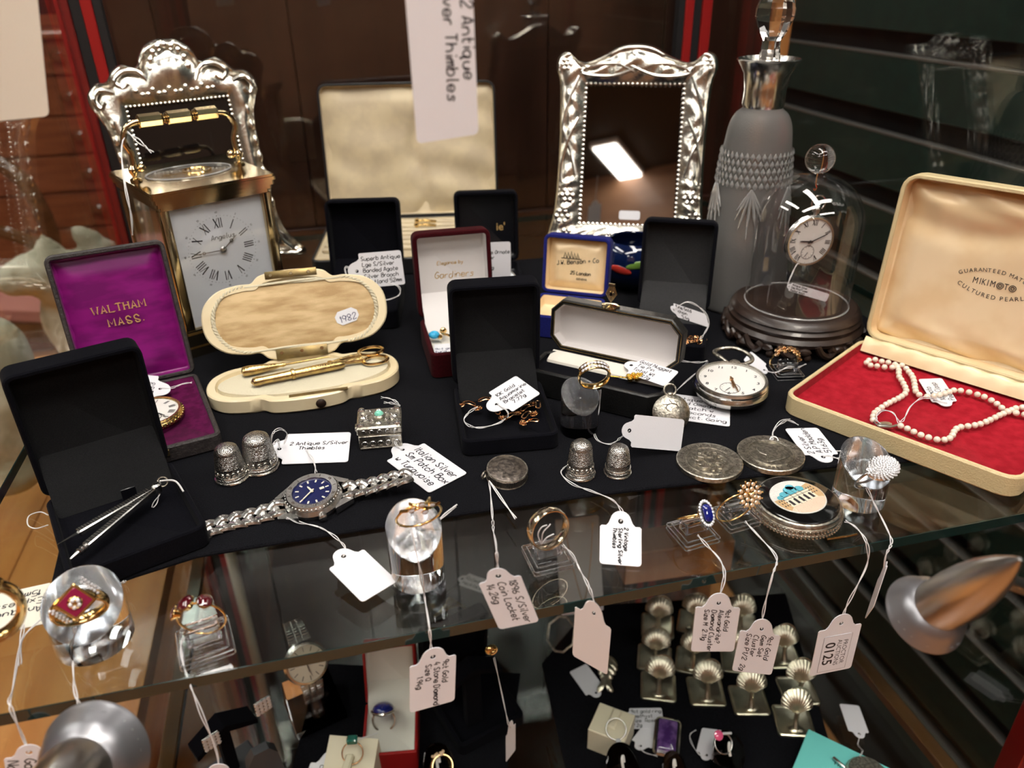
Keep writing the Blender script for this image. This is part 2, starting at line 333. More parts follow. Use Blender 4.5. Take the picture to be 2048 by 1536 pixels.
# ------------------------------------------------------------------ lettering
def type_mb(mb, s, size, M_=None, align='CENTER', bold=0.0, shear=0.0, space=1.0, ext=0.0, z=0.0, sx=1.0):
    """printed lettering from the built-in font, size in cm"""
    cu = bpy.data.curves.new('t', 'FONT'); cu.body = s; cu.size = 1; cu.align_x = align; cu.align_y = 'CENTER'; cu.offset = bold; cu.shear = shear; cu.space_character = space; cu.resolution_u = 3
    ob = bpy.data.objects.new('t', cu); me = bpy.data.meshes.new_from_object(ob)
    vs = [(v.co.x * size * sx, v.co.y * size, z) for v in me.vertices]; fs = [tuple(p.vertices) for p in me.polygons]
    bpy.data.objects.remove(ob); bpy.data.curves.remove(cu); bpy.data.meshes.remove(me)
    mb.add(vs, fs, M_); return mb
GL = {k: v for k, v in (x.split(' ', 1) for x in '''a 46 16 04 12 32 46 42
b 09 02 03 16 36 44 32 02
c 45 26 05 03 12 32 43
d 36 16 04 12 32 46 49 42
e 04 44 36 16 04 12 32 43
f 48 39 28 22/06 46
g 46 16 04 12 32 46 41 20 00
h 09 02/04 16 36 44 42
i 16 12/18 19
j 26 21 00/28 29
k 09 02/46 04 42
l 19 12 22
m 06 02/04 16 26 22/24 36 46 42
n 06 02/04 16 36 44 42
o 26 05 03 12 32 43 45 36 16
p 06 00/05 16 36 44 32 03
q 46 16 04 12 32 46 40 51
r 06 02/04 16 36
s 45 26 15 24 34 32 02
t 19 13 22 32/06 36
u 06 03 12 32 46 42
v 06 22 46
w 06 12 24 32 46
x 06 42/46 02
y 06 14 34/46 20 00
z 06 46 02 42
A 02 29 42/14 34
B 09 02/09 39 37 05/05 46 43 32 02
C 48 29 06 04 12 42
D 09 02 32 45 47 29 09
E 49 09 02 42/06 36
F 49 09 02/06 36
G 48 29 06 04 22 43 45 25
H 09 02/49 42/06 46
I 19 12
J 39 33 12 03
K 09 02/49 05 42
L 09 02 42
M 02 09 25 49 42
N 02 09 42 49
O 29 06 04 22 44 47 29
P 02 09 39 47 36 05
Q 29 06 04 22 44 47 29/34 52
R 02 09 39 47 35 05/25 42
S 48 29 07 25 43 22 03
T 09 49/29 22
U 09 03 22 43 49
V 09 22 49
W 09 12 26 32 49
0 29 06 04 22 44 47 29
1 17 29 22
2 07 29 47 02 42
3 09 39 25 44 32 02
4 29 04 44/36 31
5 49 09 06 36 44 32 02
6 38 05 03 22 43 35 05
7 09 49 12
8 25 07 29 47 25 03 22 43 25
9 47 29 07 25 46 48 32
/ 01 49
. 12 13
& 05 45/27 23
? 07 29 47 25 24/22 21
' 28 39
- 05 35'''.split('\n'))}
def strokes(s):
    x = 0.0; out = []
    for ch in s:
        if ch == ' ': x += 3.2; continue
        mx = 0
        for st in GL.get(ch, '02').split('/'):
            if not st: continue
            p = [(int(q[0]), int(q[1]) - 2) for q in st.split()]; mx = max(mx, max(a for a, b in p))
            if len(p) > 2: p = [(v.x, v.y) for v in crom([(a, b, 0) for a, b in p], 4)]
            out.append([(x + a + 0.12 * b, b) for a, b in p])
        x += mx + 1.5
    return out, x
def scribe(mb, lines, L_, W_, z, M_=None, size=None, x0=None, w=None, gap=10.5, top=None, al=None):
    """handwritten lines inside an L x W field whose lower-left corner is the origin"""
    ss = [strokes(l) for l in lines]; wid = max(x for _, x in ss); n = len(lines)
    k = size / 7 if size else min(L_ * 0.94 / wid, W_ * 0.95 / (gap * (n - 1) + 9))
    x0 = L_ * 0.04 if x0 is None else x0
    y = (W_ / 2 + k * (gap * (n - 1) + 7) / 2 - 7 * k) if top is None else W_ - top - 7 * k
    for i, (st, wd) in enumerate(ss):
        xo = x0 + (al[i] * k if al else 0) + rnd.uniform(0, 1.5) * k * (i > 0)
        for s_ in st:
            mb.ribbon([(xo + a * k, y + b * k + 0.25 * k * math.sin(a * 0.3 + i)) for a, b in s_], w or max(0.052, k * 1.0), z, M_)
        y -= gap * k
    return mb
# ------------------------------------------------------------------ price tags and their strings
def cord(parent, pts, r=0.026, O=None, double=True, name='string', n=8, m='thread', loose=0.04):
    pts = [Vector(p) - (O if O is not None else Vector()) for p in pts]; c = crom(pts, n); mb = MB()
    if not double: mb.tube(c, r, 6)
    else:
        for s_ in (0, PI):
            q = []
            for i, p in enumerate(c):
                t = (c[min(i+1, len(c)-1)] - c[max(i-1, 0)]); t = t.normalized() if t.length > 1e-9 else Vector((1, 0, 0))
                x = t.orthogonal().normalized(); y = t.cross(x); a = i * 0.38 + s_
                e = loose * (1 + 0.5 * math.sin(i * 0.31 + len(c)))
                q.append(p + (x * math.cos(a) + y * math.sin(a)) * e)
            mb.tube(q, r, 6)
    return part(name, mb, m, parent)
def loop(parent, pts, r=0.035, O=None, name='string'):
    pts = [Vector(p) - (O if O is not None else Vector()) for p in pts]
    return part(name, MB().tube(crom(pts, 6), r, 6), 'thread', parent)
def card_mb(L_, W_, M_, th=0.035, ear=True, er=None):
    """tag outline: field 0..L by -W/2..W/2 with a rounded ear and punched hole at x < 0"""
    c = min(0.16, L_ * 0.2, W_ * 0.2); e = er or W_ * 0.26; hx = -e * 0.42; hr = 0.13 * min(1, W_ / 1.6)
    up = [(L_, 0), (L_, W_/2 - c), (L_ - c*0.3, W_/2 - c*0.3), (L_ - c, W_/2), (c*0.5, W_/2), (0, W_/2 - c*0.5)]
    if ear: up += [(0.0, e * 1.35), (-e * 0.25, e * 1.12)] + [(hx - e * 0.98 * math.sin(a), e * 0.98 * math.cos(a)) for a in [PI/2 * k / 6 for k in range(1, 7)]]
    else: up += [(0, 0)]
    n = 8
    hole = [(hx + hr * math.cos(PI - PI * k / n), hr * math.sin(PI - PI * k / n)) for k in range(n + 1)] if ear else []
    mb = MB()
    for sg in (1, -1):
        o = [(x, y * sg) for x, y in up]; h = [(x, y * sg) for x, y in hole]; poly = o + h
        if sg < 0: poly = poly[::-1]
        k = len(poly); vs = [(x, y, 0) for x, y in poly] + [(x, y, th) for x, y in poly]
        fs = [tuple(range(k, 2*k)), tuple(reversed(range(k)))]
        for i in range(k):
            j = (i + 1) % k
            if abs(poly[i][1]) < 1e-9 and abs(poly[j][1]) < 1e-9: continue
            fs.append((i, j, k + j, k + i))
        mb.add(vs, fs, M_)
    return mb, hx
def tag(label, S1, S2, E1, lines=None, strings=(), m='paper', ink='ink', name='price_tag', ear=True, group=None, er=None, cat='price tag', single=False, kw=None):
    """S1/S2: shoulder corners at the top / bottom of the writing, E1: far corner at the top of the writing"""
    x, y = Vector(E1) - Vector(S1), Vector(S1) - Vector(S2); L_, W_ = x.length, y.length; x.normalize(); y.normalize(); z = x.cross(y).normalized()
    O = (Vector(S1) + Vector(S2)) / 2; m_ = BM((0, 0, 0), x, y, z)
    mb, hx = card_mb(L_, W_, m_, ear=ear, er=er)
    o = solo(name, mb, m, label, cat, Matrix.Translation(O), group)
    if lines: part('handwriting', scribe(MB(), lines, L_, W_, 0.041, m_ @ TM(0, -W_/2, 0), **(kw or {})), ink, o)
    hole = O + x * hx + z * 0.02
    for k, s_ in enumerate(strings):
        pts = [hole] + [Vector(p) for p in s_]
        cord(o, pts, O=O, double=not single)
    return o, m_, O, L_, W_
# ------------------------------------------------------------------ shop and cabinet
LZ = -34.5                       # top of the cabinet's bottom board
XL, XR, YF, YB = -20.8, 47.4, 25.5, 88.5
struct('floor', MB().box((30, 60, -101), (700, 760, 2)), 'orangewood')
struct('ceiling', MB().box((30, 60, 186), (700, 760, 2)), 'ceilpaint')
struct('wall_front', MB().box((30, -239, 42), (700, 2, 290)), 'shopwood')
struct('wall_left', MB().box((-311, 60, 42), (2, 760, 290)), 'plaster')
w = struct('wall_back', MB().box((30, 400, 42), (700, 2, 290)), 'plaster')
# dark wardrobe-like partition right behind the cabinet
mb = MB(); x = -24.0
for k, wd in enumerate((9, 14, 15, 15, 15, 14.6)):
    mb.box((x + wd/2, 99, 0), (wd - 0.12, 3, 200), 0.12); x += wd
mb.box((17.3, 101, 0), (82.6, 1.5, 200))
for zz in (-4.0, 52): mb.box((17.3, 97.2, zz), (82.6, 0.8, 3.5), 0.15)
tag_(part('wooden_partition', mb, 'panelwood', None), 'dark brown panelled wooden partition standing behind the back glass of the cabinet', 'partition')
bp = MB().box((60.1, 98.5, 0), (2.6, 3.4, 200), 0.1)
tag_(part('corner_post', bp, 'orangewood', None), 'orange wooden post at the end of the dark partition beside the green slat boards', 'post')
# green slatted display wall
XS = 77.0; mb = MB(); lip = MB()
zs = [16.2 + 9.9 * k for k in range(-9, 10)]
for z in zs:
    mb.box((XS + 1, 75, z - 4.95 + 0.1), (2, 210, 6.9), 0.1)
    lip.box((XS + 0.7, 75, z - 1.35), (1.5, 210, 0.35), 0.05)
ws = struct('wall_right', mb, 'slat')
struct('groove_backing', MB().box((XS + 2.4, 75, 0), (0.4, 210, 205)), 'groove', ws)
struct('metal_strip', lip, 'slatlip', ws)
struct('wall_far', MB().box((381, 60, 42), (2, 760, 290)), 'plaster')
# ceiling lights, partly placed for cylinder highlights; one added to brighten the background
M['lightpanel'].node_tree.nodes['Principled BSDF'].inputs['Emission Strength'].default_value = LIGHT
for k, (x, y, rz, w, d) in enumerate(LAMPS):
    t = thing('ceiling_light', 'long white fluorescent ceiling light with a frosted diffuser, in a partly added set', 'ceiling light', TM(x, y, 184.9, rz), 'shop ceiling lights')
    part('housing', MB().box((0, 0, -1.5), (w + 3, d + 3, 3), 0.3), 'enamel', t)
    part('diffuser', MB().box((0, 0, -3.6), (w, d, 1.0), 0.2), 'lightpanel', t)
# ------------------------------------------------------------------ the display cabinet
cab = thing('display_cabinet', 'glass display cabinet with red and black metal posts and a dark bottom board', 'display cabinet', TM(0, 0, 0))
part('bottom_board', MB().box(((XL + XR) / 2, 57, -86), (XR - XL - 1, 63, 2.0), 0.1), 'basewood', cab)
part('plinth', MB().box(((XL + XR) / 2, 57, -93.5), (XR - XL, 64, 12.8), 0.3), 'panelwood', cab)
for x_ in (XL + 1.1, XR - 1.1): part('shelf_rail', MB().box((x_, 57, LZ - 1.2), (1.4, 61, 1.0), 0.1), 'chairwood', cab)
def post(x, y, sx):
    p = MB().box((x, y, -20), (1.15, 1.3, 130), 0.12)
    p.box((x + sx * 2.15, y, -20), (1.0, 1.3, 130), 0.12)
    po = part('post', p, 'redpaint', cab)
    g = MB().box((x + sx * 1.12, y + 0.15, -20), (0.95, 1.0, 130)); g.box((x + sx * 3.05, y + 0.1, -20), (0.7, 1.1, 130)); 
    part('gasket', g, 'blackpaint', po)
post(XL - 0.5, YB, 1); post(XR - 2.6, YB, -1); post(XL - 0.5, 24.6, 1); 
p = MB().box((XR + 1.3, 29.4, -20), (1.4, 1.8, 130), 0.15); part('post', p, 'redpaint', cab)
part('glass_panel', MB().box((XL, 57.5, -20), (0.4, 60, 128)), 'glass', cab, 'clear glass side panel facing the shop')
part('glass_panel', MB().box((XR, 57.5, -20), (0.4, 60, 128)), 'glass', cab, 'clear glass side panel in front of the green slat boards')
part('glass_panel', MB().box(((XL + XR) / 2, YB + 1.0, -20), (XR - XL - 6, 0.4, 128)), 'glass', cab, 'clear glass back panel')
GZ = -0.25
sh = thing('glass_shelf', 'clear glass shelf with a dark green edge carrying the black felt mat', 'glass shelf', TM((XL + XR) / 2, 56.5, GZ - 0.3))
sw, sd = XR - XL - 1.0, 62.0
part('shelf_pane', MB().box((0, 0.03, 0), (sw - 0.06, sd - 0.06, 0.6)), 'shelfglass', sh)
e = MB(); 
for sy in (-1, 1): e.box((0, sy * sd / 2, 0), (sw, 0.06, 0.6))
for sx in (-1, 1): e.box((sx * sw / 2, 0, 0), (0.06, sd, 0.6))
part('polished_edge', e, 'glassedge', sh)
s2 = thing('glass_shelf', 'lower clear glass shelf carrying the watch stand, ring boxes and shell card holders', 'glass shelf', TM((XL + XR) / 2, 57, LZ - 0.3))
part('shelf_pane', MB().box((0, 0, 0), (sw - .3, 61, 0.6)), 'shelfglass', s2)
# black felt mat
ol = [(-15.2, 33.2), (-8.5, 33.3), (2.0, 33.2), (12, 32.9), (20, 32.3), (27.5, 31.8), (29.5, 31.4), (34, 31.0), (41.5, 30.8), (41.8, 70), (30, 71.5), (10, 72.5), (-2, 72.0), (-13.5, 71.5), (-15.0, 52)]
solo('felt_mat', MB().prism([(p.x, p.y) for p in crom([(a, b, 0) for a, b in ol], 3, True)], GZ, 0.0, 0.08), 'felt', 'black felt mat covering most of the glass shelf under the jewellery', 'felt mat')
# black felt pieces on the bottom board
solo('felt_mat', MB().prism([tuple(P(*q, LZ).xy) for q in ((1690, 1600), (1570, 1190), (1180, 1215), (1085, 1330), (1150, 1620))][::-1], LZ + .01, LZ + 0.2, 0.05), 'felt', 'black felt piece on the lower glass shelf under the silver shell card holders', 'felt mat')
solo('felt_mat', MB().prism([tuple(P(*q, LZ).xy) for q in ((1000, 1640), (1040, 1350), (640, 1330), (560, 1640))][::-1], LZ + .01, LZ + 0.2, 0.05), 'felt', 'black felt piece on the lower glass shelf under the red ring box', 'felt mat')
# ------------------------------------------------------------------ the shop beyond the left glass
tb = thing('pine_table', 'honey coloured pine table standing beside the cabinet with a broad plank top', 'table', TM(-77.0, 75, -38))
mb = MB()
x = -54.0
for wd in (18, 17.5, 18, 17, 18, 18.5): mb.box((x + wd / 2, 0, -1.25), (wd - 0.15, 150, 2.5), 0.08); x += wd
part('table_top', mb, 'tablewood', tb)
for sx in (-1, 1):
    for sy in (-1, 1): part('leg', MB().lathe([(2.2, -62), (2.6, -50), (3.4, -30), (2.8, -15), (3.6, -12), (3.6, -2.5)], 16, TM(sx * 47, sy * 68)), 'tablewood', tb)
ch = thing('chest_of_drawers', 'tall red brown chest of drawers with round wooden knobs seen through the side glass', 'chest of drawers', TM(-106, 300, -100))
part('carcass', MB().box((0, 22, 54), (112, 44, 108), 0.4), 'cherry', ch)
part('top_board', MB().box((0, 21, 109), (117, 50, 2.4), 0.6), 'cherry', ch)
for k in range(8):
    dr = part('drawer', MB().box((0, -0.6, 103 - k * 12.6), (104, 1.6, 11.8), 0.3), 'cherry', ch)
    for sx in (-1, 1): part('knob', MB().lathe([(0.7, 0), (0.7, 1.0), (1.9, 1.6), (2.1, 2.4), (1.2, 3.2)], 14, TM(sx * 29, -1.4, 103 - k * 12.6, 0, 90)), 'chairwood', dr)
hb = thing('dark_mirror', 'dark framed mirror standing on top of the tall chest of drawers', 'mirror', TM(-106, 320, 10.4))
part('mirror_frame', MB().box((0, 1, 30), (84, 2, 60), 0.5), 'cherry', hb); part('mirror_glass', MB().box((0, -0.3, 30), (76, 0.5, 52)), 'black', hb)
def chair(x, y, rz, label):
    t = thing('dining_chair', label, 'chair', TM(x, y, -100, rz), 'antique chairs beyond the side glass')
    part('seat', MB().outl([(rr(46, 42, 8, 2), 42), (rr(46, 42, 8), 44), (rr(46, 42, 8), 47), (rr(46, 42, 8, 3), 49.5), (rr(46, 42, 8, 12), 50.5)]), 'pinkcloth', t)
    part('seat_rail', MB().outl([(rr(47, 43, 8), 38), (rr(47, 43, 8), 43.5)]), 'chairwood', t)
    for sx in (-1, 1):
        part('leg', MB().tube(crom([(sx*20, -18, 39), (sx*21.5, -20, 28), (sx*19.5, -18.5, 12), (sx*20.5, -20, 0)], 6), [3.2 - 1.7 * i / 18 for i in range(19)], 10), 'chairwood', t)
        part('leg', MB().tube(crom([(sx*19, 19, 39), (sx*19, 21, 20), (sx*19, 27, 0)], 6), [2.4 - 0.8 * i / 12 for i in range(13)], 10), 'chairwood', t)
    part('back_frame', MB().tube(crom([(-18, 20, 42), (-17, 22, 55), (-22, 25, 70), (-20, 27, 84), (-10, 28, 90), (0, 28.5, 91), (10, 28, 90), (20, 27, 84), (22, 25, 70), (17, 22, 55), (18, 20, 42)], 6), 2.0, 10), 'chairwood', t)
    part('back_splat', MB().tube(crom([(-19, 24, 66), (-8, 24.5, 70), (0, 24, 67), (8, 24.5, 70), (19, 24, 66)], 6), 1.7, 8), 'chairwood', t)
chair(-78, 238, 160, 'polished walnut balloon back chair with pink seat in front of the chest of drawers')
chair(-136, 222, 60, 'polished walnut chair with pink seat at the edge of the picture')
def blob(name, label, cat, balls, m, vox=0.9):
    mb = MB()
    for c, r in balls: mb.ball(c, r, 14)
    o = solo(name, mb, m, label, cat)
    rm = o.modifiers.new('Remesh', 'REMESH'); rm.mode = 'VOXEL'; rm.voxel_size = vox * U
    sm = o.modifiers.new('Smooth', 'SMOOTH'); sm.iterations = 6; sm.factor = 0.5
    return o
def at(px, py, y): return tuple(PY(px, py, y))
blob('stone_ornament', 'weathered pale stone animal ornament with curled tips standing on the pine table', 'garden ornament',
     [(at(150, 640, 128), (5, 4, 7)), (at(165, 690, 128), (3.6, 4, 5)), (at(125, 560, 126), (5, 4, 4.2)), (at(70, 545, 124), (4, 3.5, 3.2)), (at(30, 560, 124), (3, 3, 2.6)),
      (at(105, 510, 126), (2.2, 2, 2.4)), (at(90, 488, 126), (1.3, 1.3, 1.8)), (at(200, 500, 128), (3.2, 2.2, 1.8)), (at(175, 475, 128), (2.2, 1.8, 1.6)), (at(155, 462, 128), (1.4, 1.3, 1.3)),
      (at(175, 560, 128), (3.2, 3, 4.0)), (at(170, 610, 128), (3.2, 3, 4)), (at(185, 715, 128), (3.6, 4, 2.6))], 'stone')
blob('stone_ornament', 'smooth grey stone ornament low on the pine table behind the open black calliper box', 'garden ornament',
     [(at(5, 720, 95), (3.5, 3.5, 6)), (at(20, 790, 95), (4.5, 4, 6)), (at(10, 860, 95), (4.6, 4, 6)), (at(15, 930, 95), (4.8, 4.5, 4)), (at(-30, 830, 95), (5, 5, 9))], 'stone')
# white tube standing in the cabinet's rear corner
q = PY(505, 1290, 85.5)
tl = thing('tube_light', 'slim white vertical tube light in the rear corner below the glass shelf', 'tube light', TM(q.x, 85.5, -84.9))
part('tube', MB().lathe([(0.55, 1.6), (0.7, 1.8), (0.7, 46.5), (0.55, 46.7)], 16), 'enamel', tl); part('end_cap', MB().lathe([(0.8, 0), (0.8, 1.7)], 16), 'steel', tl); part('end_cap', MB().lathe([(0.8, 46.6), (0.8, 48.2)], 16), 'steel', tl)
# ------------------------------------------------------------------ open hinged boxes
def cup(w, d, h, t, r, pad, outline=None):
    """(outer shell, lining) of an open-topped box: x by y, z up"""
    f = outline or (lambda i: rr(w, d, r, i))
    sh_ = MB().outl([(f(0.12), 0), (f(0), 0.12), (f(0), h - 0.1), (f(0.08), h), (f(t - 0.05), h), (f(t), h - 0.06), (f(t), pad - 0.06)], c1=True)
    li = MB().outl([(f(t + 0.01), h - 0.1), (f(t + 0.06), pad + 0.12), (f(t + 0.25), pad)], c0=False)
    return sh_, li
def openbox(name, label, x, y, rz, w, d, hb, hl, th, mo, mi, t=0.28, r=0.55, pad=None, lpad=0.35, flap=True, cat='jewellery box', mlid=None, z=0.0, mpad=None, parts=True, outline=None):
    T_ = thing(name, label, cat, TM(x, y, z, rz)); pad = hb * 0.45 if pad is None else pad
    s_, l_ = cup(w, d, hb, t, r, pad, outline); part('base', s_, mo, T_); part('base_lining', l_, mpad or mi, T_)
    a = rad(th); v = Vector((0, -math.cos(a), math.sin(a))); n = Vector((0, -math.sin(a), -math.cos(a))); hinge = Vector((0, d / 2, hb))
    ML = BM(hinge + v * (d / 2) - n * hl, (1, 0, 0), v, n)
    s2, l2 = cup(w, d, hl, t, r, lpad, outline)
    o = part('lid', MB().add(s2.v, s2.f, ML), mo, T_); part('lid_lining', MB().add(l2.v, l2.f, ML), mlid or mi, T_)
    if flap:
        A = hinge + v * (d * 0.26) - n * (hl - lpad - 0.02); B = Vector((0, d/2 - t - 0.55, hb * 0.9)); C_ = Vector((0, d/2 - t - 1.0, pad + 0.02)); mid = hinge + v * (d * 0.10) + n * (0.15)
        pr = crom([A, mid, B, C_], 5); hw = w / 2 - t - 0.02
        part('hinge_flap', MB().loft([[(-hw, p.y, p.z), (hw, p.y, p.z)] for p in pr], c0=False, c1=False, closed=False), mi, T_)
    T_['pad_z'] = 0
    del T_['pad_z']
    return T_, ML @ TM(0, 0, lpad)          # lid-lining frame: x across, y up the lid, z out
def RZ(x, y, rz, z=0): return TM(x, y, z, rz)
# --- black velvet box with the toothpick and pencil
ax = dict(x=-12.11, y=36.2, rz=20.9)
bA, LA = openbox('jewellery_box', 'large open black velvet box holding a silver toothpick and pencil', -12.11, 36.2, 20.9, 6.5, 7.4, 1.3, 1.5, 88.5, 'velvet', 'lining', mpad='velvet')
part('ribbon_tab', MB().box((0.6, 2.05, 1.0), (0.75, 0.08, 0.75), 0.03), 'blacksatin', bA)
# --- black velvet box with the bracelet
bB, LB = openbox('jewellery_box', 'open black velvet box holding a gold bracelet in the middle of the mat', 9.58, 41.62, -6.2, 5.95, 7.1, 1.15, 1.5, 88.5, 'velvet', 'lining', mpad='velvet')
# --- black box with the agate brooch
bC, LC = openbox('jewellery_box', 'open black velvet box with a brooch tag standing behind the ivory sewing case', 2.36, 62.5, -11.2, 6.4, 7.1, 1.6, 1.5, 98, 'velvet', 'velvet')
# --- black satin-lined box with gold letters
bD, LD = openbox('jewellery_box', 'tall open black box with a shiny satin lid and gold lettering behind the burgundy box', 13.93, 65.1, -10.2, 5.9, 6.5, 1.5, 1.3, 95, 'velvet', 'blacksatin', flap=False)
part('gold_lettering', type_mb(MB(), "ie'", 1.0, LD @ TM(1.35, -0.2, 0.02), bold=0.01), 'goldprint', bD)
# --- burgundy box
bE, LE = openbox('jewellery_box', 'open burgundy velvet box lined in white satin holding a turquoise earring', 9.1, 52.1, -1.1, 6.0, 6.6, 1.95, 1.5, 97, 'burgundy', 'whitesatin', mpad='whitevelvet', t=0.34, pad=1.3)
part('gold_lettering', scribe(scribe(MB(), ['Elegance by'], 4, 1, 0, LE @ TM(-1.3, 0.2, 0.02), size=0.26, w=0.04), ['Gardiners'], 4, 1, 0, LE @ TM(-1.55, -0.75, 0.02), size=0.5, w=0.05), 'goldprint', bE)
# --- blue box
bF, LF = openbox('jewellery_box', 'open navy velvet box with a cream satin lid and printed crest', 18.0, 54.9, -32.1, 5.6, 4.9, 1.9, 1.3, 99, 'navy', 'creamsatin', t=0.3, flap=False, lpad=0.2)
g = MB().grid(24, 20, lambda u, v: ((u - .5) * 4.9, (v - .5) * 4.2, 0.12 + 0.55 * min(1, 6 * min(u, 1-u, v, 1-v)) + 0.08 * math.sin(9 * u + 3) * (v > .7) * math.sin(v * 14) + 0.10 * math.sin(7 * u) * max(0, v - .75) * 4), LF)
cu_ = part('satin_cushion', g, 'creamsatin', bF, 'cream satin pad with dark printed crest')
cr = MB(); scribe(cr, ['J.W. Benson & Co'], 3.6, 1, 0, LF @ TM(-1.75, -0.45, 0.72) @ Matrix.Rotation(rad(8), 4, 'Z'), size=0.34, w=0.05); scribe(cr, ['25 London'], 2, .6, 0, LF @ TM(-0.55, -0.95, 0.72), size=0.26, w=0.05)
type_mb(cr, 'GENEVA', 0.24, LF @ TM(0.5, -1.15, 0.72), bold=0.02)
for k in range(5): cr.ribbon([(-1.1 + 0.28 * k, 0.55), (-1.0 + 0.26 * k, 1.0 + 0.12 * (k == 2)), (-0.85 + 0.26 * k, 0.55)], 0.06, 0, LF @ TM(0, 0, 0.72))
cr.ribbon([(-1.3, 0.5), (0.4, 0.5)], 0.06, 0, LF @ TM(0, 0, 0.72))
part('printed_crest', cr, 'ink', cu_)
# --- black box with the gold chain
bG, LG = openbox('jewellery_box', 'open black velvet box with grey lining holding a gold chain beside the glass dome', 24.9, 50.2, -28.7, 5.8, 7.0, 1.45, 1.5, 98.5, 'velvet', 'lining_grey', mpad='velvet')
# --- eight-sided tie pin case
oc = lambda i: cham(9.6, 3.7, 0.85, i)
bH, LH = openbox('tie_pin_case', 'long eight-sided black leather case with a white satin lid and brass catch', 16.75, 43.3, -42.7, 9.6, 3.7, 1.95, 1.1, 95, 'leather', 'whitesatin', t=0.3, pad=1.5, mpad='velvet', flap=False, cat='tie pin case', outline=oc, lpad=0.15)
part('white_bolster', MB().loft([[(x_, 1.58, 1.42), (x_, 1.6, 1.98), (x_, 1.2, 1.9), (x_, .55, 1.66), (x_, .45, 1.42)] for x_ in (-4.3, 4.3)]), 'whitevelvet', bH)
tr = MB()
for q in (0.12, 0.30):
    o8 = cham(9.6, 3.7, 0.85, q); tr.tube([LH @ Vector((a, b, 0.97)) for a, b in o8], 0.025, 5, True)
part('gold_tooled_line', tr, 'gilt', bH)
ct = MB(); MC = LH @ TM(-.5, 1.86, .6)
ct.lathe([(0.62, 0), (0.62, 0.12), (0.3, 0.22)], 18, MC @ Matrix.Rotation(rad(-90), 4, 'X')); 
catch = part('catch', ct, 'brass', bH)
hk = MB(); dm = [(-0.42, 0), (0, -0.62), (0.42, 0), (0.15, 0.62), (-0.15, 0.62)]
hk.prism([(a, b + 0.8) for a, b in dm], -0.05, 0.08, 0.02, MC @ TM(0, 0.1, 0)); hk.torus(0.16, 0.06, 16, 6, MC @ TM(0, 0.9, 0.1)); hk.tube([MC @ Vector((-0.22, 1.55, 0.05)), MC @ Vector((0.22, 1.55, 0.05))], 0.12, 8)
part('catch_flap', hk, 'brass', catch); part('catch_hole', MB().lathe([(0.12, 0), (0.12, 0.02)], 12, MC @ TM(0, 0.9, 0.09)), 'black', catch)
# --- purple-lined watch case
bW, LW = openbox('watch_case', 'worn dark watch case with a purple satin lid and gold lettering', -12.5, 47.0, 14.5, 7.2, 9.4, 1.1, 0.9, 102.5, 'casecloth', 'purple', t=0.3, r=0.5, pad=0.9, mpad='plum', flap=False, cat='watch case', lpad=0.2)
g = MB().grid(30, 36, lambda u, v: ((u - .5) * 6.5, (v - .5) * 8.7, 0.02 + 0.34 * min(1, 7 * min(u, 1-u, v, 1-v)) + 0.05 * math.sin(5 * u + 8 * v) * math.sin(6 * v - u * 3) + 0.04 * math.sin(40 * v) * (u > .93 or u < .06)), LW)
cu_ = part('satin_pad', g, 'purple', bW)
def serif_mb(mb, s, size, M_, sp=2.3):
    k = size / 7; x = 0; gl = []
    for c in s:
        w_ = {'W': 5.4, 'M': 5.4, '.': 1.0}.get(c, 4.2); gl.append((c, x, w_)); x += w_ + sp
    for c, x0, w_ in gl:
        x0 -= (x - sp) / 2; f = w_ / 4
        if c == '.': mb.prism([(q[0] + x0 * k, q[1] + .5 * k) for q in circ(.55 * k, 10)], 0, .01, 0, M_); continue
        src = {'W': '09 12 27 32 49', 'M': '02 09 24 49 42', 'S': '47 38 29 08 06 15 34 43 32 22 12 04'}.get(c, GL[c])
        for st in src.split('/'):
            p = [(int(q[0]) * f, int(q[1]) - 2) for q in st.split()]
            if c == 'S': p = [(v.x, v.y) for v in crom([(a, b, 0) for a, b in p], 4)]
            mb.ribbon([((x0 + a) * k, b * k) for a, b in p], 1.15 * k, .004, M_)
            if c != 'S':
                for a, b in (p[0], p[-1]):
                    if b in (0, 7): mb.ribbon([((x0 + a - 1.0) * k, (b + (.25 if b == 0 else -.25)) * k), ((x0 + a + 1.0) * k, (b + (.25 if b == 0 else -.25)) * k)], .5 * k, .002, M_)
tm = MB(); serif_mb(tm, 'WALTHAM', 0.50, LW @ TM(-0.1, 0.5, 0.46)); serif_mb(tm, 'MASS.', 0.50, LW @ TM(0.15, -0.45, 0.46), 3.0)
part('gold_lettering', tm, 'goldprint', cu_)
part('watch_collar', MB().torus(2.35, 0.25, 40, 10, TM(-0.6, -0.2, 0.95)), 'plum', bW)
part('catch', MB().box((0.2, -4.75, 0.75), (0.7, 0.12, 0.45), 0.04), 'dullbrass', bW)
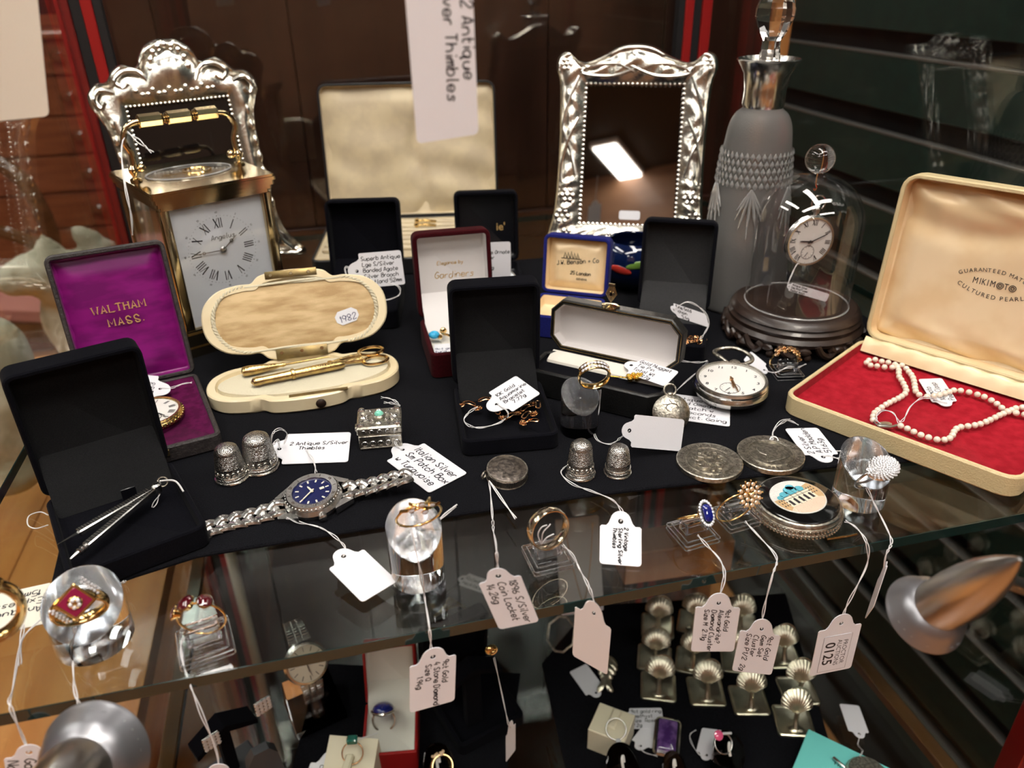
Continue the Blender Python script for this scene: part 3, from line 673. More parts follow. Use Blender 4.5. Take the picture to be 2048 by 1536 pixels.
# --- cream pearl case
mx, my, mrz, mw, md = 36.14, 35.2, -59.7, 14.0, 12.1
bM, LM = openbox('pearl_case', 'large cream leatherette case with a gold satin lid and red velvet base', mx, my, mrz, mw, md, 1.35, 1.4, 94, 'creamleather', 'creamsatin', t=0.3, r=1.1, pad=0.55, mpad='redvelvet', flap=False, cat='necklace case', lpad=0.15)
def satin(u, v):
    e = min(u, 1-u, v, 1-v)
    z = 0.05 + 0.75 * min(1, (e * 9) ** 0.7)
    f = 0.20 * math.sin(16 * u + 5 * math.sin(7 * v)) * max(0, 1 - 5 * min(v, 1 - v)) + 0.40 * max(0, 1 - abs(u - 0.16 - 0.10 * (1 - v)) * 14) * max(0, v - .55) + 0.16 * math.sin(9 * u - 3) * max(0, v - .72) * 3 - 0.30 * math.exp(-((v - .80 + .08 * math.sin(5 * u)) ** 2) * 180)
    return ((u - .5) * (mw - .7), (v - .5) * (md - .7), z - 0.35 * math.exp(-((u-.5)**2 + (v-.5)**2) * 5) + f)
cu_ = part('satin_pad', MB().grid(64, 56, satin, LM), 'creamsatin', bM, ang=80)
rf = MB().grid(60, 8, lambda u, v: ((u - .5) * (mw - .8), md/2 - 0.25 - 0.9 * v + 0.0, 1.55 + 0.28 * math.sin(PI * v) - 0.75 * v * v + 0.09 * math.sin(46 * u + 6 * v) * math.sin(PI * v)))
part('satin_ruffle', rf, 'creamsatin', bM, ang=80)
tx = MB(); TXO = 0.1
def arc_text(s, R, cy, sgn, size):
    tot = sum(1.05 if c in 'MWGOCDU' else 0.45 if c in 'I ' else 0.86 for c in s); a = 0
    for c in s:
        wd = 1.05 if c in 'MWGOCDU' else 0.45 if c in 'I ' else 0.86; x = (a + wd/2 - tot/2) * size * 0.86; a += wd
        if c == ' ': continue
        th = x / R; px, py = R * math.sin(th), cy + sgn * (R * math.cos(th) - R)
        zz = satin((px + TXO) / (mw - .7) + .5, py / (md - .7) + .5)[2] + 0.04
        type_mb(tx, c, size, LM @ TM(px + TXO, py, zz) @ Matrix.Rotation(-sgn * th, 4, 'Z'))
arc_text('GUARANTEED MATURE', 4.6, 0.62, 1, 0.37); arc_text('CULTURED PEARLS', 4.6, -1.12, -1, 0.40)
for k, c in enumerate('MIKIMOTO'):
    px = TXO + (0, .30, .52, .76, 1.06, 1.50, 1.86, 2.24)[k] - 1.15; zz = satin(px / (mw - .7) + .5, .47)[2] + 0.04
    if c == 'O':
        for q in (0.10, 0.20): tx.torus(q, 0.022, 20, 5, LM @ TM(px, -0.25, zz))
    else: type_mb(tx, c, 0.60, LM @ TM(px, -0.25, zz), sx=0.72)
part('printed_lettering', tx, 'ink', cu_)
RW = TM(mx, my, 0, mrz)        # world frame of the pearl case base
# --- red ring box on the bottom board
bR, LR = openbox('ring_box', 'open red ring box with white lining holding a blue lapis ring below the glass shelf', -0.1, 46.2, -9.0, 4.7, 5.3, 2.3, 1.7, 112, 'redbox', 'whitevelvet', t=0.25, r=0.15, pad=1.9, z=LZ + 0.2, cat='ring box')
# --- black pendant box on the bottom board
q = P(960, 1490, LZ + 0.2)
bP, LP = openbox('jewellery_box', 'open black box with an earring stand and gold knot earring below the glass shelf', q.x + 0.3, q.y + 3.6, 16, 6.6, 7.2, 1.3, 1.3, 84, 'velvet', 'velvet', z=LZ + 0.2, t=0.4, flap=False, pad=0.7)
# ------------------------------------------------------------------ silver picture frames
def mirror_pts(h): return [(-x, y) for x, y in h[:0:-1]] if False else h + [(-x, y) for x, y in h[::-1] if x > 1e-6]
def picture_frame(label, x, y, rz, th, half, op, relief, inner, zb=0.35, roll=0):
    a = rad(th); MF = TM(x, y, zb, rz) @ BM((0, 0, 0.32), (1, 0, 0), (0, -math.cos(a), math.sin(a)), (0, -math.sin(a), -math.cos(a))) @ Matrix.Rotation(rad(roll), 4, 'Z')
    T_ = thing('picture_frame', label, 'picture frame', MF)
    ol = [(p.x, p.y) for p in crom([(q[0], q[1], 0) for q in mirror_pts(half)], 8, True)]
    if sum(ol[i-1][0] * ol[i][1] - ol[i][0] * ol[i-1][1] for i in range(len(ol))) < 0: ol = ol[::-1]
    N_ = 220
    per = [0]
    for i in range(len(ol)): per.append(per[-1] + math.dist(ol[i], ol[(i+1) % len(ol)]))
    def samp(t):
        t *= per[-1]; k = 0
        lo, hi = 0, len(ol) - 1
        while lo < hi:
            m_ = (lo + hi + 1) // 2
            if per[m_] <= t: lo = m_
            else: hi = m_ - 1
        k = lo; f = (t - per[k]) / max(per[k+1] - per[k], 1e-9); p, q = ol[k], ol[(k+1) % len(ol)]
        return (p[0] + (q[0]-p[0]) * f, p[1] + (q[1]-p[1]) * f)
    x0, x1, y0, y1 = op; cx_o, cy_o = (x0+x1)/2, (y0+y1)/2; hw, hh = (x1-x0)/2, (y1-y0)/2
    outer = [samp(k / N_) for k in range(N_)]; rings = []
    inn = []
    for p in outer:
        dx, dy = p[0] - cx_o, p[1] - cy_o; s_ = min(hw / max(abs(dx), 1e-6), hh / max(abs(dy), 1e-6)); inn.append((cx_o + dx * s_, cy_o + dy * s_))
    K = 26
    rings.append([(p[0], p[1], -0.15) for p in outer])
    for j in range(K + 1):
        v = j / K; r_ = []
        for i, (p, q) in enumerate(zip(outer, inn)):
            X, Y = p[0] + (q[0]-p[0]) * v, p[1] + (q[1]-p[1]) * v
            r_.append((X, Y, relief(i / N_, v, X, Y)))
        rings.append(r_)
    rings.append([(q[0], q[1], 0.0) for q in inn])
    part('frame_border', MB().loft(rings, c0=False, c1=False), 'silver_relief', T_, ang=60)
    part('backing_board', MB().box((0, (op[2] + op[3]) / 2, -0.22), (x1 - x0 + 1.4, y1 - y0 + 1.4, 0.25), 0.05), 'blackpaint', T_)
    part('picture_glass', MB().box((0, cy_o, -0.02), (x1 - x0 + 0.3, y1 - y0 + 0.3, 0.12)), inner, T_)
    b = MB(); st = 0.42; 
    pts = []
    for (ax_, ay), (bx_, by) in (((x0, y0), (x1, y0)), ((x1, y0), (x1, y1)), ((x1, y1), (x0, y1)), ((x0, y1), (x0, y0))):
        n_ = int(math.dist((ax_, ay), (bx_, by)) / st)
        for k in range(n_): pts.append((ax_ + (bx_-ax_) * k / n_, ay + (by-ay) * k / n_))
    for p in pts: b.ball((p[0], p[1], 0.30), 0.17, 8)
    part('beaded_border', b, 'silver', T_)
    # strut behind
    part('easel_strut', MB().loft([[(-2.2, op[3] - 4, -0.36), (2.2, op[3] - 4, -0.36), (2.2, op[3] - 4, -0.6), (-2.2, op[3] - 4, -0.6)], [(-3, 0.2, -5.2), (3, 0.2, -5.2), (3, 0.2, -5.5), (-3, 0.2, -5.5)]]), 'blackpaint', T_)
    return T_, MF
def relA(t, v, X, Y):
    h = 0.25 + 0.55 * math.sin(min(1, v / 0.18) * PI) * (v < .18) + (0.75 * max(0, math.sin((v - .18) / .82 * PI)) ** 0.8 * 0.75 if v > .18 else 0)
    h += 0.16 * math.sin(t * 2 * PI * 46) * max(0, 1 - v * 6) 
    if Y > 15: h += 0.10 * math.sin(X * 2.2) * math.sin(PI * v)
    h += 0.5 * math.exp(-((X / 2.0) ** 2 + ((Y - 18.9) / 1.6) ** 2))
    return h
halfA = [(0, 21.5), (1.5, 21.3), (2.7, 20.3), (3.2, 19.3), (4.5, 19.6), (5.6, 19.2), (6.4, 18.3), (7.4, 18.2), (8.4, 17.5), (8.6, 16.4), (8.1, 15.4), (7.5, 13.6), (7.3, 10), (7.4, 6), (7.9, 3), (9.0, 1.2), (9.9, 0.3), (9.4, -0.2), (7, 0.2), (4, 0.6), (0, 0.3)]
fA, MFA = picture_frame('ornate silver picture frame with a shell crest standing behind the carriage clock', -10.3, 75.4, 11, 105, halfA, (-5.2, 5.2, 2.8, 15.9), relA, 'darkglass', .65, 2)
mb = MB()
for sx in (-1, 1):
    mb.tube(crom([(sx*2.3, 17.6, .6), (sx*3.2, 18.8, .75), (sx*4.6, 18.9, .75), (sx*5.6, 18.2, .7), (sx*5.0, 17.5, .7), (sx*4.4, 17.9, .75)], 5), 0.24, 8)
    mb.tube(crom([(sx*6.0, 17.2, .7), (sx*7.3, 17.5, .8), (sx*8.0, 16.7, .8), (sx*7.6, 16.0, .75), (sx*7.1, 16.5, .8)], 5), 0.24, 8)
    mb.tube(crom([(sx*7.0, 4, .7), (sx*7.2, 2, .75), (sx*8.2, 0.8, .7), (sx*8.6, 0.3, .6)], 5), 0.22, 8)
    for k in range(7): mb.ball((sx*(6.9 + 0.05 * k), 14.5 - k * 1.5, 0.75), (0.28, 0.55, 0.22), 8)
for k in range(9): mb.ball((1.9 * math.sin((k - 4) * .36), 18.6 + 2.3 * math.cos((k - 4) * .36), 0.8), (0.34, 0.34, 0.25), 8)
for k in range(15): mb.ball(((k - 7) * 0.55, 16.9 + 0.25 * math.cos(k * 2.1), 0.8), (0.3, 0.24, 0.25), 8)
mb.ball((0, 18.9, 0.75), (1.75, 1.55, 0.35), 20)
part('scroll_ornament', mb, 'silver', fA)
fA.scale = (.84, .955, .9)
def relB(t, v, X, Y):
    h = 0.3 + 0.4 * math.sin(min(1, v / 0.2) * PI) * (v < .2) + 0.55 * math.sin(v * PI) + 0.12 * math.sin(X * 3.1 + 2 * math.sin(Y * 1.3)) * math.sin(Y * 2.3) * math.sin(PI * v)
    if Y < 7: h += 0.22 * abs(math.sin(Y * 2.6 + abs(X))) * math.sin(PI * v)
    h += 0.25 * math.exp(-((X / 1.6) ** 2 + ((Y - 18.3) / 1.0) ** 2)) + 0.3 * math.exp(-(((abs(X) - 6.4) / .8) ** 2 + ((Y - 17.6) / 1.0) ** 2))
    return h
halfB = [(0, 19.6), (1.5, 19.4), (3, 18.6), (4.5, 18.0), (5.6, 18.2), (6.4, 18.9), (7.2, 18.6), (7.5, 17.5), (7.1, 16), (6.9, 12), (6.9, 8), (7.1, 4), (7.7, 1.5), (7.8, 0.3), (7, 0), (3, 0.1), (0, 0.2)]
fB, MFB = picture_frame('silver picture frame with flower relief and empty dark glass beside the cut glass decanter', 27.84, 67.1, -23.3, 110.3, halfB, (-4.55, 4.55, 3.0, 16.0), relB, 'mirror', 0.75)
mb = MB()
for sx in (-1, 1):
    mb.tube(crom([(sx*5.2, 16.6, .8), (sx*6.0, 14.5, .85), (sx*6.5, 12, .8), (sx*5.6, 9.5, .85), (sx*5.1, 7.5, .8)], 5), 0.16, 8)
    mb.tube(crom([(sx*5.1, 12.8, .8), (sx*5.9, 11, .9), (sx*6.5, 8.5, .8), (sx*6.4, 6.8, .8)], 5), 0.16, 8)
    mb.tube(crom([(sx*0.2, 17.0, .8), (sx*2.0, 17.7, .9), (sx*4.0, 17.4, .9), (sx*5.0, 16.9, .85), (sx*3.5, 16.6, .85), (sx*1.6, 16.7, .85), (-sx*0.6, 17.6, .8)], 5), 0.15, 8)
    for cx_f, cy_f, R_ in ((6.5, 17.6, .42), (2.2, 17.1, .22), (5.8, 5.6, .5), (6.2, 3.6, .55), (5.7, 1.8, .5), (3.2, 1.4, .36), (1.5, 1.8, .3)):
        for k in range(6): mb.ball((sx*cx_f + R_ * math.cos(k*PI/3), cy_f + R_ * math.sin(k*PI/3), 0.85), (R_*.62, R_*.62, .22), 8)
        mb.ball((sx*cx_f, cy_f, 1.0), R_ * .4, 8)
mb.prism([(0, 0.5), (.8, 1.5), (0, 2.5), (-.8, 1.5)], 0.7, 1.0, 0.12)
part('flower_relief', mb, 'silver', fB)
stk = part('white_sticker', MB().outl([(rr(2.0, .85, .2, cx=0.25, cy=3.95), 0.05), (rr(2.0, .85, .2, cx=0.25, cy=3.95), 0.08)]), 'paper', fB, 'small white price sticker')
# ------------------------------------------------------------------ carriage clock
CK = TM(-9.46, 63.56, 0, 26.6)
ck = thing('carriage_clock', 'brass carriage clock with white roman dial in front of the ornate silver frame', 'clock', CK)
W_, D_, H_ = 8.9, 9.4, 12.6
b = MB()
for wd, z0, z1 in ((9.2, 0, 0.7), (8.8, 0.7, 1.3), (9.0, 1.3, 1.75), (8.5, 1.75, 2.0)): b.outl([(rr(wd, wd + .5, .12), z0), (rr(wd, wd + .5, .12), z1)])
part('base', b, 'brass', ck)
b = MB()
for wd, z0, z1 in ((8.3, 11.2, 11.5), (8.7, 11.5, 11.8), (9.0, 11.8, 12.15), (9.25, 12.15, 12.4), (9.1, 12.4, 12.6)): b.outl([(rr(wd, wd + .5, .2), z0), (rr(wd, wd + .5, .2), z1)])
top = part('top_plate', b, 'brass', ck)
part('top_window', MB().outl([(circ(3.1, 36, 0, 0.2, 2.2), 12.61), (circ(3.1, 36, 0, 0.2, 2.2), 12.68)]), 'acrylic_thin', top)
part('window_rim', MB().torus(3.15, .09, 48, 6, TM(0, .2, 12.64), squash=.71), 'cutglass', top)
mv = MB().outl([(circ(2.9, 30, 0, 0.2, 2.0), 12.602), (circ(2.9, 30, 0, 0.2, 2.0), 12.606)]); part('escapement_well', mv, 'silver', top)
g_ = MB().torus(1.0, .12, 24, 6, TM(.6, .2, 12.62)); g_.box((-1.2, .2, 12.63), (1.6, .3, .04)); part('escapement', g_, 'gold', top)
for sx in (-1, 1):
    for sy in (-1, 1):
        part('pillar', MB().outl([(rr(.75, .75, .15, cx=sx*3.85, cy=sy*4.1), 2.0), (rr(.75, .75, .15, cx=sx*3.85, cy=sy*4.1), 11.2)]), 'brass', ck)
part('front_glass', MB().box((0, -4.3, 6.6), (7.0, .15, 9.2)), 'acrylic_thin', ck)
for sx in (-1, 1): part('side_glass', MB().box((sx * 4.05, 0, 6.6), (.15, 7.5, 9.2)), 'acrylic_thin', ck)
part('movement', MB().box((0, 1.0, 6.5), (5.5, 4.2, 7.5), .2), 'gilt', ck)
dl = part('dial', MB().box((0, -3.9, 6.6), (7.2, .2, 9.3), .04), 'dial', ck)
MDL = BM((-0.1, -4.005, 7.5), (1, 0, 0), (0, 0, 1), (0, -1, 0))
def roman(mb, s, M_, h, w=0.055, g=0.13):
    xs = []; wd = sum({'I': g, 'V': 2.2*g, 'X': 2.2*g}[c] for c in s); x = -wd / 2
    for c in s:
        a = {'I': g, 'V': 2.2*g, 'X': 2.2*g}[c]
        if c == 'I': mb.ribbon([(x + a/2, -h/2), (x + a/2, h/2)], w, 0, M_)
        elif c == 'V': mb.ribbon([(x + .1*a, h/2), (x + a/2, -h/2)], w * 1.3, 0, M_); mb.ribbon([(x + a/2, -h/2), (x + .9*a, h/2)], w * .6, 0, M_)
        else: mb.ribbon([(x + .1*a, h/2), (x + .9*a, -h/2)], w * 1.3, 0, M_); mb.ribbon([(x + .1*a, -h/2), (x + .9*a, h/2)], w * .6, 0, M_)
        x += a
ROM = ['XII', 'I', 'II', 'III', 'IIII', 'V', 'VI', 'VII', 'VIII', 'IX', 'X', 'XI']
def numerals(kind, R, h, M_, skip=(), ticks=None, w=0.055, g=0.13, bold=0):
    mb = MB()
    for k in range(12):
        if k in skip: continue
        a = PI / 2 - k * PI / 6; mm = M_ @ TM(R * math.cos(a), R * math.sin(a), 0)
        if kind == 'roman': roman(mb, ROM[k], mm @ Matrix.Rotation(a - PI/2, 4, 'Z'), h, w, g)
        elif kind == 'arabic': type_mb(mb, str(12 if k == 0 else k), h, mm, bold=bold)
        elif kind == 'radial': type_mb(mb, str(12 if k == 0 else k), h, mm @ Matrix.Rotation(a - PI/2, 4, 'Z'), bold=bold)
        else: mb.ribbon([(0, -h/2), (0, h/2)], w, 0, mm @ Matrix.Rotation(a - PI/2, 4, 'Z'))
    if ticks:
        for k in range(60):
            a = k * PI / 30; q = 1.0 if k % 5 else 1.6
            mb.ribbon([(ticks * math.cos(a), ticks * math.sin(a)), ((ticks + .05 * q * R * .5) * math.cos(a), (ticks + .05 * q * R * .5) * math.sin(a))], 0.022 * R / 2 * q, 0, M_)
    return mb
def hand(mb, ang, L_, w, M_, z=0.05, tail=0.0, ringed=False):
    a = PI / 2 - rad(ang); mm = M_ @ Matrix.Rotation(a, 4, 'Z')
    mb.loft([[(-tail, -w/2, z), (-tail, w/2, z), (-tail, w/2, z+.03), (-tail, -w/2, z+.03)], [(L_ * .8, -w*.4, z), (L_*.8, w*.4, z), (L_*.8, w*.4, z+.03), (L_*.8, -w*.4, z+.03)], [(L_, -w*.1, z), (L_, w*.1, z), (L_, w*.1, z+.03), (L_, -w*.1, z+.03)]], mm)
    if ringed: mb.torus(w * 1.6, w * .45, 16, 6, mm @ TM(L_ * .62, 0, z))
    return mb
nm = numerals('roman', 2.05, .74, MDL @ TM(0, 0, 0.012), ticks=2.55, w=.066, g=.165)
for k in range(12):
    a = PI/2 - k*PI/6; type_mb(nm, str(5 * (k or 12)), .19, MDL @ TM(2.85 * math.cos(a), 2.85 * math.sin(a), .012) @ Matrix.Rotation(a - PI/2, 4, 'Z'))
part('numerals', nm, 'ink', dl); part('maker_script', scribe(MB(), ['Angelus'], 2, .6, .012, MDL @ TM(-.8, .7, 0), size=.36, w=.04), 'ink', dl)
part('hour_hand', hand(MB(), 52, 1.5, .07, MDL, .1, .2, True), 'darksilver', dl); part('minute_hand', hand(MB(), 272, 2.4, .06, MDL, .14, .2, True), 'darksilver', dl)
part('hand_boss', MB().lathe([(.26, .02), (.26, .14), (.12, .24)], 16, MDL), 'steel', dl)
hn = MB(); 
pts = crom([(-3.9, .1, 13.6), (-3.85, .1, 14.6), (-4.15, .1, 15.5), (-3.7, .1, 16.4), (-2.9, .1, 16.65)], 6)
hn.tube(pts + [Vector((-p.x, p.y, p.z)) for p in pts[::-1]], .21, 10)
hd = part('handle', hn, 'brass', ck)
gp = MB()
for c0, c1 in ((-2.9, -1.25), (-.85, .85), (1.25, 2.9)): gp.lathe([(.42, c0), (.5, c0 + .06), (.5, c1 - .06), (.42, c1)], 8, TM(0, .1, 16.65, 0, 0, 90))
for c in (-1.15, -.95, .95, 1.15): gp.lathe([(.2, c - .09), (.4, c), (.2, c + .09)], 12, TM(0, .1, 16.65, 0, 0, 90))
part('grip', gp, 'brass', hd)
for sx in (-1, 1):
    k_ = MB().lathe([(.42, 12.6), (.42, 12.75), (.2, 12.85), (.2, 13.0), (.36, 13.25), (.36, 13.5), (.15, 13.75)], 14, TM(sx * 3.95, .1)); k_.ball((sx * 3.4, .1, 13.45), .34, 12); k_.tube([(sx*4.2, .1, 13.4), (sx*3.3, .1, 13.4)], .15, 8)
    part('handle_knob', k_, 'brass', hd)
st = thing('string_tie', 'white thread knotted on the carriage clock handle and hanging down its side', 'string', TM(*PY(252, 262, 62)))
O_ = PY(252, 262, 62)
cord(st, [PY(252, 262, 62), PY(243, 300, 61), PY(250, 370, 58.5), PY(262, 430, 58), PY(265, 470, 58.2)], O=O_, loose=.04, r=.04)
cord(st, [PY(252, 262, 62), PY(275, 280, 60.5), PY(305, 305, 59.5)], O=O_, name='thread_end', loose=.09, r=.04)
# ------------------------------------------------------------------ cream lined instrument case at the back
bk, LK = openbox('instrument_case', 'wide open case with a faded cream satin lid propped behind the small black boxes', 8.6, 77.8, -10, 18.8, 14.0, 1.7, .9, 98, 'blackpaint', 'fadedsatin', t=.25, r=1.0, pad=1.3, flap=False, cat='instrument case', lpad=.15)
def fs(u, v): return ((u - .5) * 18.2, (v - .5) * 13.4, .05 + .5 * min(1, 9 * min(u, 1-u, v, 1-v)) + (.11 if u > .55 else .05) * math.sin(23 * v + 3 * u + (u > .55) * 2 + 1.2 * math.sin(7 * u)) + .16 * math.sin(11 * u + 3 * v) * math.sin(9 * v) - .40 * math.exp(-((u - .55 - .03 * math.sin(9 * v)) * 28) ** 2))
part('satin_lining', MB().grid(60, 50, fs, LK), 'fadedsatin', bk, ang=80)
part('slotted_tray', MB().box((0, 0, 1.45), (18.0, 12.0, .25), .05), 'fadedsatin', bk)
for k in range(7): part('slot_bar', MB().box((0, 4.6 - 1.45 * k, 1.75), (17.2, .7, .5), .15), 'fadedsatin', bk)
for k in range(2):
    tl_ = MB().tube(crom([(0.4, 3.4 - 1.5 * k, 2.25), (1.2, 3.3 - 1.5 * k, 2.35), (2.4, 3.6 - 1.5 * k, 2.1)], 4), .16, 8); tl_.ball((.4, 3.4 - 1.5 * k, 2.3), .3, 8)
    q_ = bk.matrix_world @ Vector((0, 0, 0))
    solo('manicure_tool', MB().add(tl_.v, tl_.f, TM(0, 0, 0)), 'gold', 'small gilt hooked instrument lying across the slots of the cream case, %s' % ('further back' if k == 0 else 'nearer the burgundy box'), 'instrument', TM(8.6, 77.6, 0, -10))
# ------------------------------------------------------------------ decanter
dx, dy = 34.3, 56.5
dc = thing('decanter', 'tall frosted cut glass decanter with silver collar and faceted stopper', 'decanter', TM(dx, dy, 0))
pr = [(3.7, 0), (3.95, .15), (3.95, .8), (3.75, 3), (3.3, 7), (2.85, 11), (2.6, 13.5), (2.4, 14.8), (2.05, 15.6), (1.6, 16.0), (1.35, 16.3)]
sm = [(p.x, p.y) for p in crom([(a, b, 0) for a, b in pr], 4)]
body = part('body', MB().lathe(sm, 48), 'frosted', dc)
cb = MB(); 
for k in range(40):
    for j in range(5):
        a = 2 * PI * (k + .5 * (j % 2)) / 40; z = 10.6 + j * .55; r_ = 3.02 - (z - 10.6) * .085
        cb.loft([[(.20*math.cos(2*PI*q/4), .34*math.sin(2*PI*q/4), -.06) for q in range(4)], [(.02*math.cos(2*PI*q/4), .02*math.sin(2*PI*q/4), .06) for q in range(4)]], Matrix.Rotation(a, 4, 'Z') @ BM((r_, 0, z), (0, 1, 0), (0, 0, 1), (1, 0, 0)))
part('diamond_cut_band', cb, 'cutglass', body)
fc = MB()
for c in range(6):
    for k in range(7):
        a = 2 * PI * c / 6 - 2.11; f = (k - 3) * .24; L_ = 3.9 - .75 * abs(k - 3)
        p = [(0, 0), (math.sin(f) * L_ * .5, -L_ * .55), (math.sin(f) * L_ * .9, -L_)]
        fc.tube([Vector(((3.14 + .085 * -q[1]) * math.cos(a + q[0] / 3.3), (3.14 + .085 * -q[1]) * math.sin(a + q[0] / 3.3), 10.4 + q[1])) for q in p], [.09, .12, .03], 6)
part('fan_cuts', fc, 'cutglass', body)
part('collar', MB().lathe([(1.45, 16.0), (1.62, 16.4), (1.58, 17.4), (1.75, 18.6), (2.3, 19.5), (2.42, 19.6), (2.3, 19.68), (1.6, 18.6), (1.3, 17.4)], 32, c0=False, c1=False), 'silver', dc)
part('stopper', MB().lathe([(.75, 17.5), (.85, 19.6), (.72, 20.3), (.68, 20.9), (1.05, 21.5), (1.45, 22.5), (1.45, 23.1), (1.1, 24.0), (.5, 24.5)], 8), 'crystal', dc, ang=5)
# ------------------------------------------------------------------ glass dome, stand and hanging watch
ox, oy = 34.9, 49.0
ws_ = thing('dome_stand', 'round dark carved wooden stand under the glass dome', 'stand', TM(ox, oy, 0))
part('turned_plate', MB().lathe([(4.3, 1.5), (4.9, 1.6), (5.0, 1.9), (4.75, 2.15), (4.9, 2.3), (4.7, 2.6), (4.45, 2.75), (4.35, 2.7), (.1, 2.68)], 56), 'darkwood', ws_)
part('pierced_ring', MB().lathe([(4.5, .9), (5.15, 1.0), (5.25, 1.3), (5.0, 1.6), (4.3, 1.6), (4.2, 1.1)], 56, c0=False, c1=False), 'darkwood', ws_)
for k in range(12):
    a = 2 * PI * k / 12; mm = Matrix.Rotation(a, 4, 'Z') @ BM((5.05, 0, 0), (0, 1, 0), (0, 0, 1), (1, 0, 0))
    sc = MB().tube(crom([(-1.1, 1.25, 0), (-.7, .6, .12), (-.1, .35, .15), (.25, .7, .12), (-.05, .95, .1)], 5), .26, 8, M_=mm); sc.ball((.75, .75, .05), (.5, .3, .25), 8, mm); sc.ball((1.0, .3, 0), (.3, .3, .25), 8, mm)
    part('carved_scroll', sc, 'darkwood', ws_)
for k in range(4): part('foot', MB().ball((0, 0, 0), (.9, .7, .55), 12, Matrix.Rotation(2*PI*k/4 - 1.3, 4, 'Z') @ TM(4.6, 0, .5)), 'darkwood', ws_)
dm = thing('glass_dome', 'clear glass dome with a ball finial over the hanging pocket watch', 'glass dome', TM(ox, oy, 2.7))
R_ = 3.85; pf = [(R_, 0), (R_, 6.3)] + [(R_ * math.cos(a), 6.3 + 3.65 * math.sin(a)) for a in [PI/2 * k / 14 for k in range(1, 14)]] + [(.25, 9.96)]
part('bell', MB().lathe(pf, 56, c0=False, c1=False), 'domeglass', dm)
part('bell_rim', MB().torus(R_, .07, 56, 8, TM(0, 0, .07)), 'cutglass', dm)
part('finial', MB().ball((0, 0, 10.95), 1.05, 28), 'crystal', dm, ang=80)
part('hook', MB().tube(crom([(0, 0, 9.9), (0, 0, 9.2), (.12, 0, 8.9), (0, 0, 8.7), (-.1, 0, 8.85)], 5), .06, 6), 'rosegold', dm)
# ------------------------------------------------------------------ pocket watches
def RM(px, py, y, yaw=0, tilt=0, roll=0):
    """upright frame: x across, y up, z towards the viewer"""
    c = PY(px, py, y); return TM(c.x, c.y, c.z, yaw, 90 - tilt) @ Matrix.Rotation(rad(roll), 4, 'Z')
def pocket_watch(label, MW, R, t, mc, md, kind, hh, mm, numR, numh, sec=True, bow=True, hm='ink', skip=(), g=.1, w=.05, crystal=False, engraved=False, bold=0):
    T_ = thing('pocket_watch', label, 'pocket watch', MW)
    part('case', MB().lathe([(.1, 0), (R * .75, .02), (R * .93, t * .22), (R, t * .5), (R * .97, t * .72), (R * .93, t * .8), (.2, t * .8)], 48), mc, T_)
    bz = MB().lathe([(R * .95, t * .74), (R * .965, t * .86), (R * .93, t * .98), (R * .86, t * .96), (R * .85, t * .84)], 48, c0=False, c1=False)
    part('bezel', bz, mc, T_)
    if engraved:
        eb = MB(); n = 40
        for k in range(n): eb.ball((R * .985 * math.cos(2*PI*k/n), R * .985 * math.sin(2*PI*k/n), t * .55), (.10, .10, .14), 6)
        part('engraved_rim', eb, 'gilt', T_)
    z = t * .86; D_ = part('dial', MB().lathe([(R * .87, t * .8), (R * .87, z), (.01, z)], 40), md, T_)
    Md = TM(0, 0, z + .012); part('numerals', numerals(kind, R * numR, numh, Md, skip, R * .80, w=w, g=g, bold=bold), 'ink', D_)
    if sec:
        s_ = MB().torus(R * .26, .018, 28, 5, Md @ TM(0, -R * .42, 0)); 
        for k in range(12): a = k * PI / 6; s_.ribbon([(R*.19*math.cos(a), R*.19*math.sin(a)), (R*.25*math.cos(a), R*.25*math.sin(a))], .025, 0, Md @ TM(0, -R*.42, 0))
        hand(s_, 210, R * .2, .04, Md @ TM(0, -R * .42, 0), .02); part('seconds_dial', s_, 'greyink', D_)
    part('hour_hand', hand(MB(), hh, R * .45, R * .06, Md, .05, R * .1), hm, D_); part('minute_hand', hand(MB(), mm, R * .68, R * .045, Md, .09, R * .12), hm, D_)
    part('hand_boss', MB().lathe([(R * .05, 0), (R * .05, .14)], 12, Md), hm, D_)
    if bow:
        cr = MB().lathe([(.14, 0), (.16, .15), (.30, .2), (.34, .45), (.26, .6)], 14, TM(0, R * .97, t * .5, 0, -90)); part('crown', cr, mc, T_)
        part('bow', MB().torus(.55, .075, 28, 8, TM(0, R + .85, t * .5)), mc, T_)
    return T_
c = P(1462, 803, 0)
om = pocket_watch('silver pocket watch with white dial and arabic numerals lying face up on the mat', TM(c.x, c.y + .3, 0.35, -33, 3), 2.5, 1.35, 'silver', 'enamel', 'arabic', 168, 160, .69, .42, hm='rosegold', bow=False, bold=.02)
part('stem', MB().lathe([(.2, 0), (.25, .3), (.42, .35), (.45, .7), (.3, .85)], 16, TM(0, 2.35, .65, 0, -90)), 'oldsilver', om)
part('bow', MB().tube(crom([(-.25, 2.75, .7), (-1.0, 3.3, .95), (-1.55, 4.0, .9), (-1.2, 4.75, .85), (-.2, 4.85, 1.0), (.8, 4.4, .9), (1.1, 3.6, .85), (.3, 2.8, .7)], 6), .15, 10), 'oldsilver', om)
c = P(303, 838, 1.1)
pocket_watch('gold cased pocket watch with engraved rim in the purple watch case', TM(c.x, c.y, .92, 20), 2.0, .8, 'gilt', 'enamel', 'roman', 300, 150, .68, .4, bow=True, engraved=True)
c = PY(1617, 481, 49.0)
pocket_watch('white faced pocket watch hanging on a hook inside the glass dome', TM(c.x, c.y, c.z, -3, 90, 0) @ Matrix.Rotation(rad(-6), 4, 'Z') @ TM(0, 0, -.35), 2.0, .7, 'steel', 'enamel', 'roman', 270, 62, .72, .42, hm='ink', g=.11, w=.06, skip=(6,))
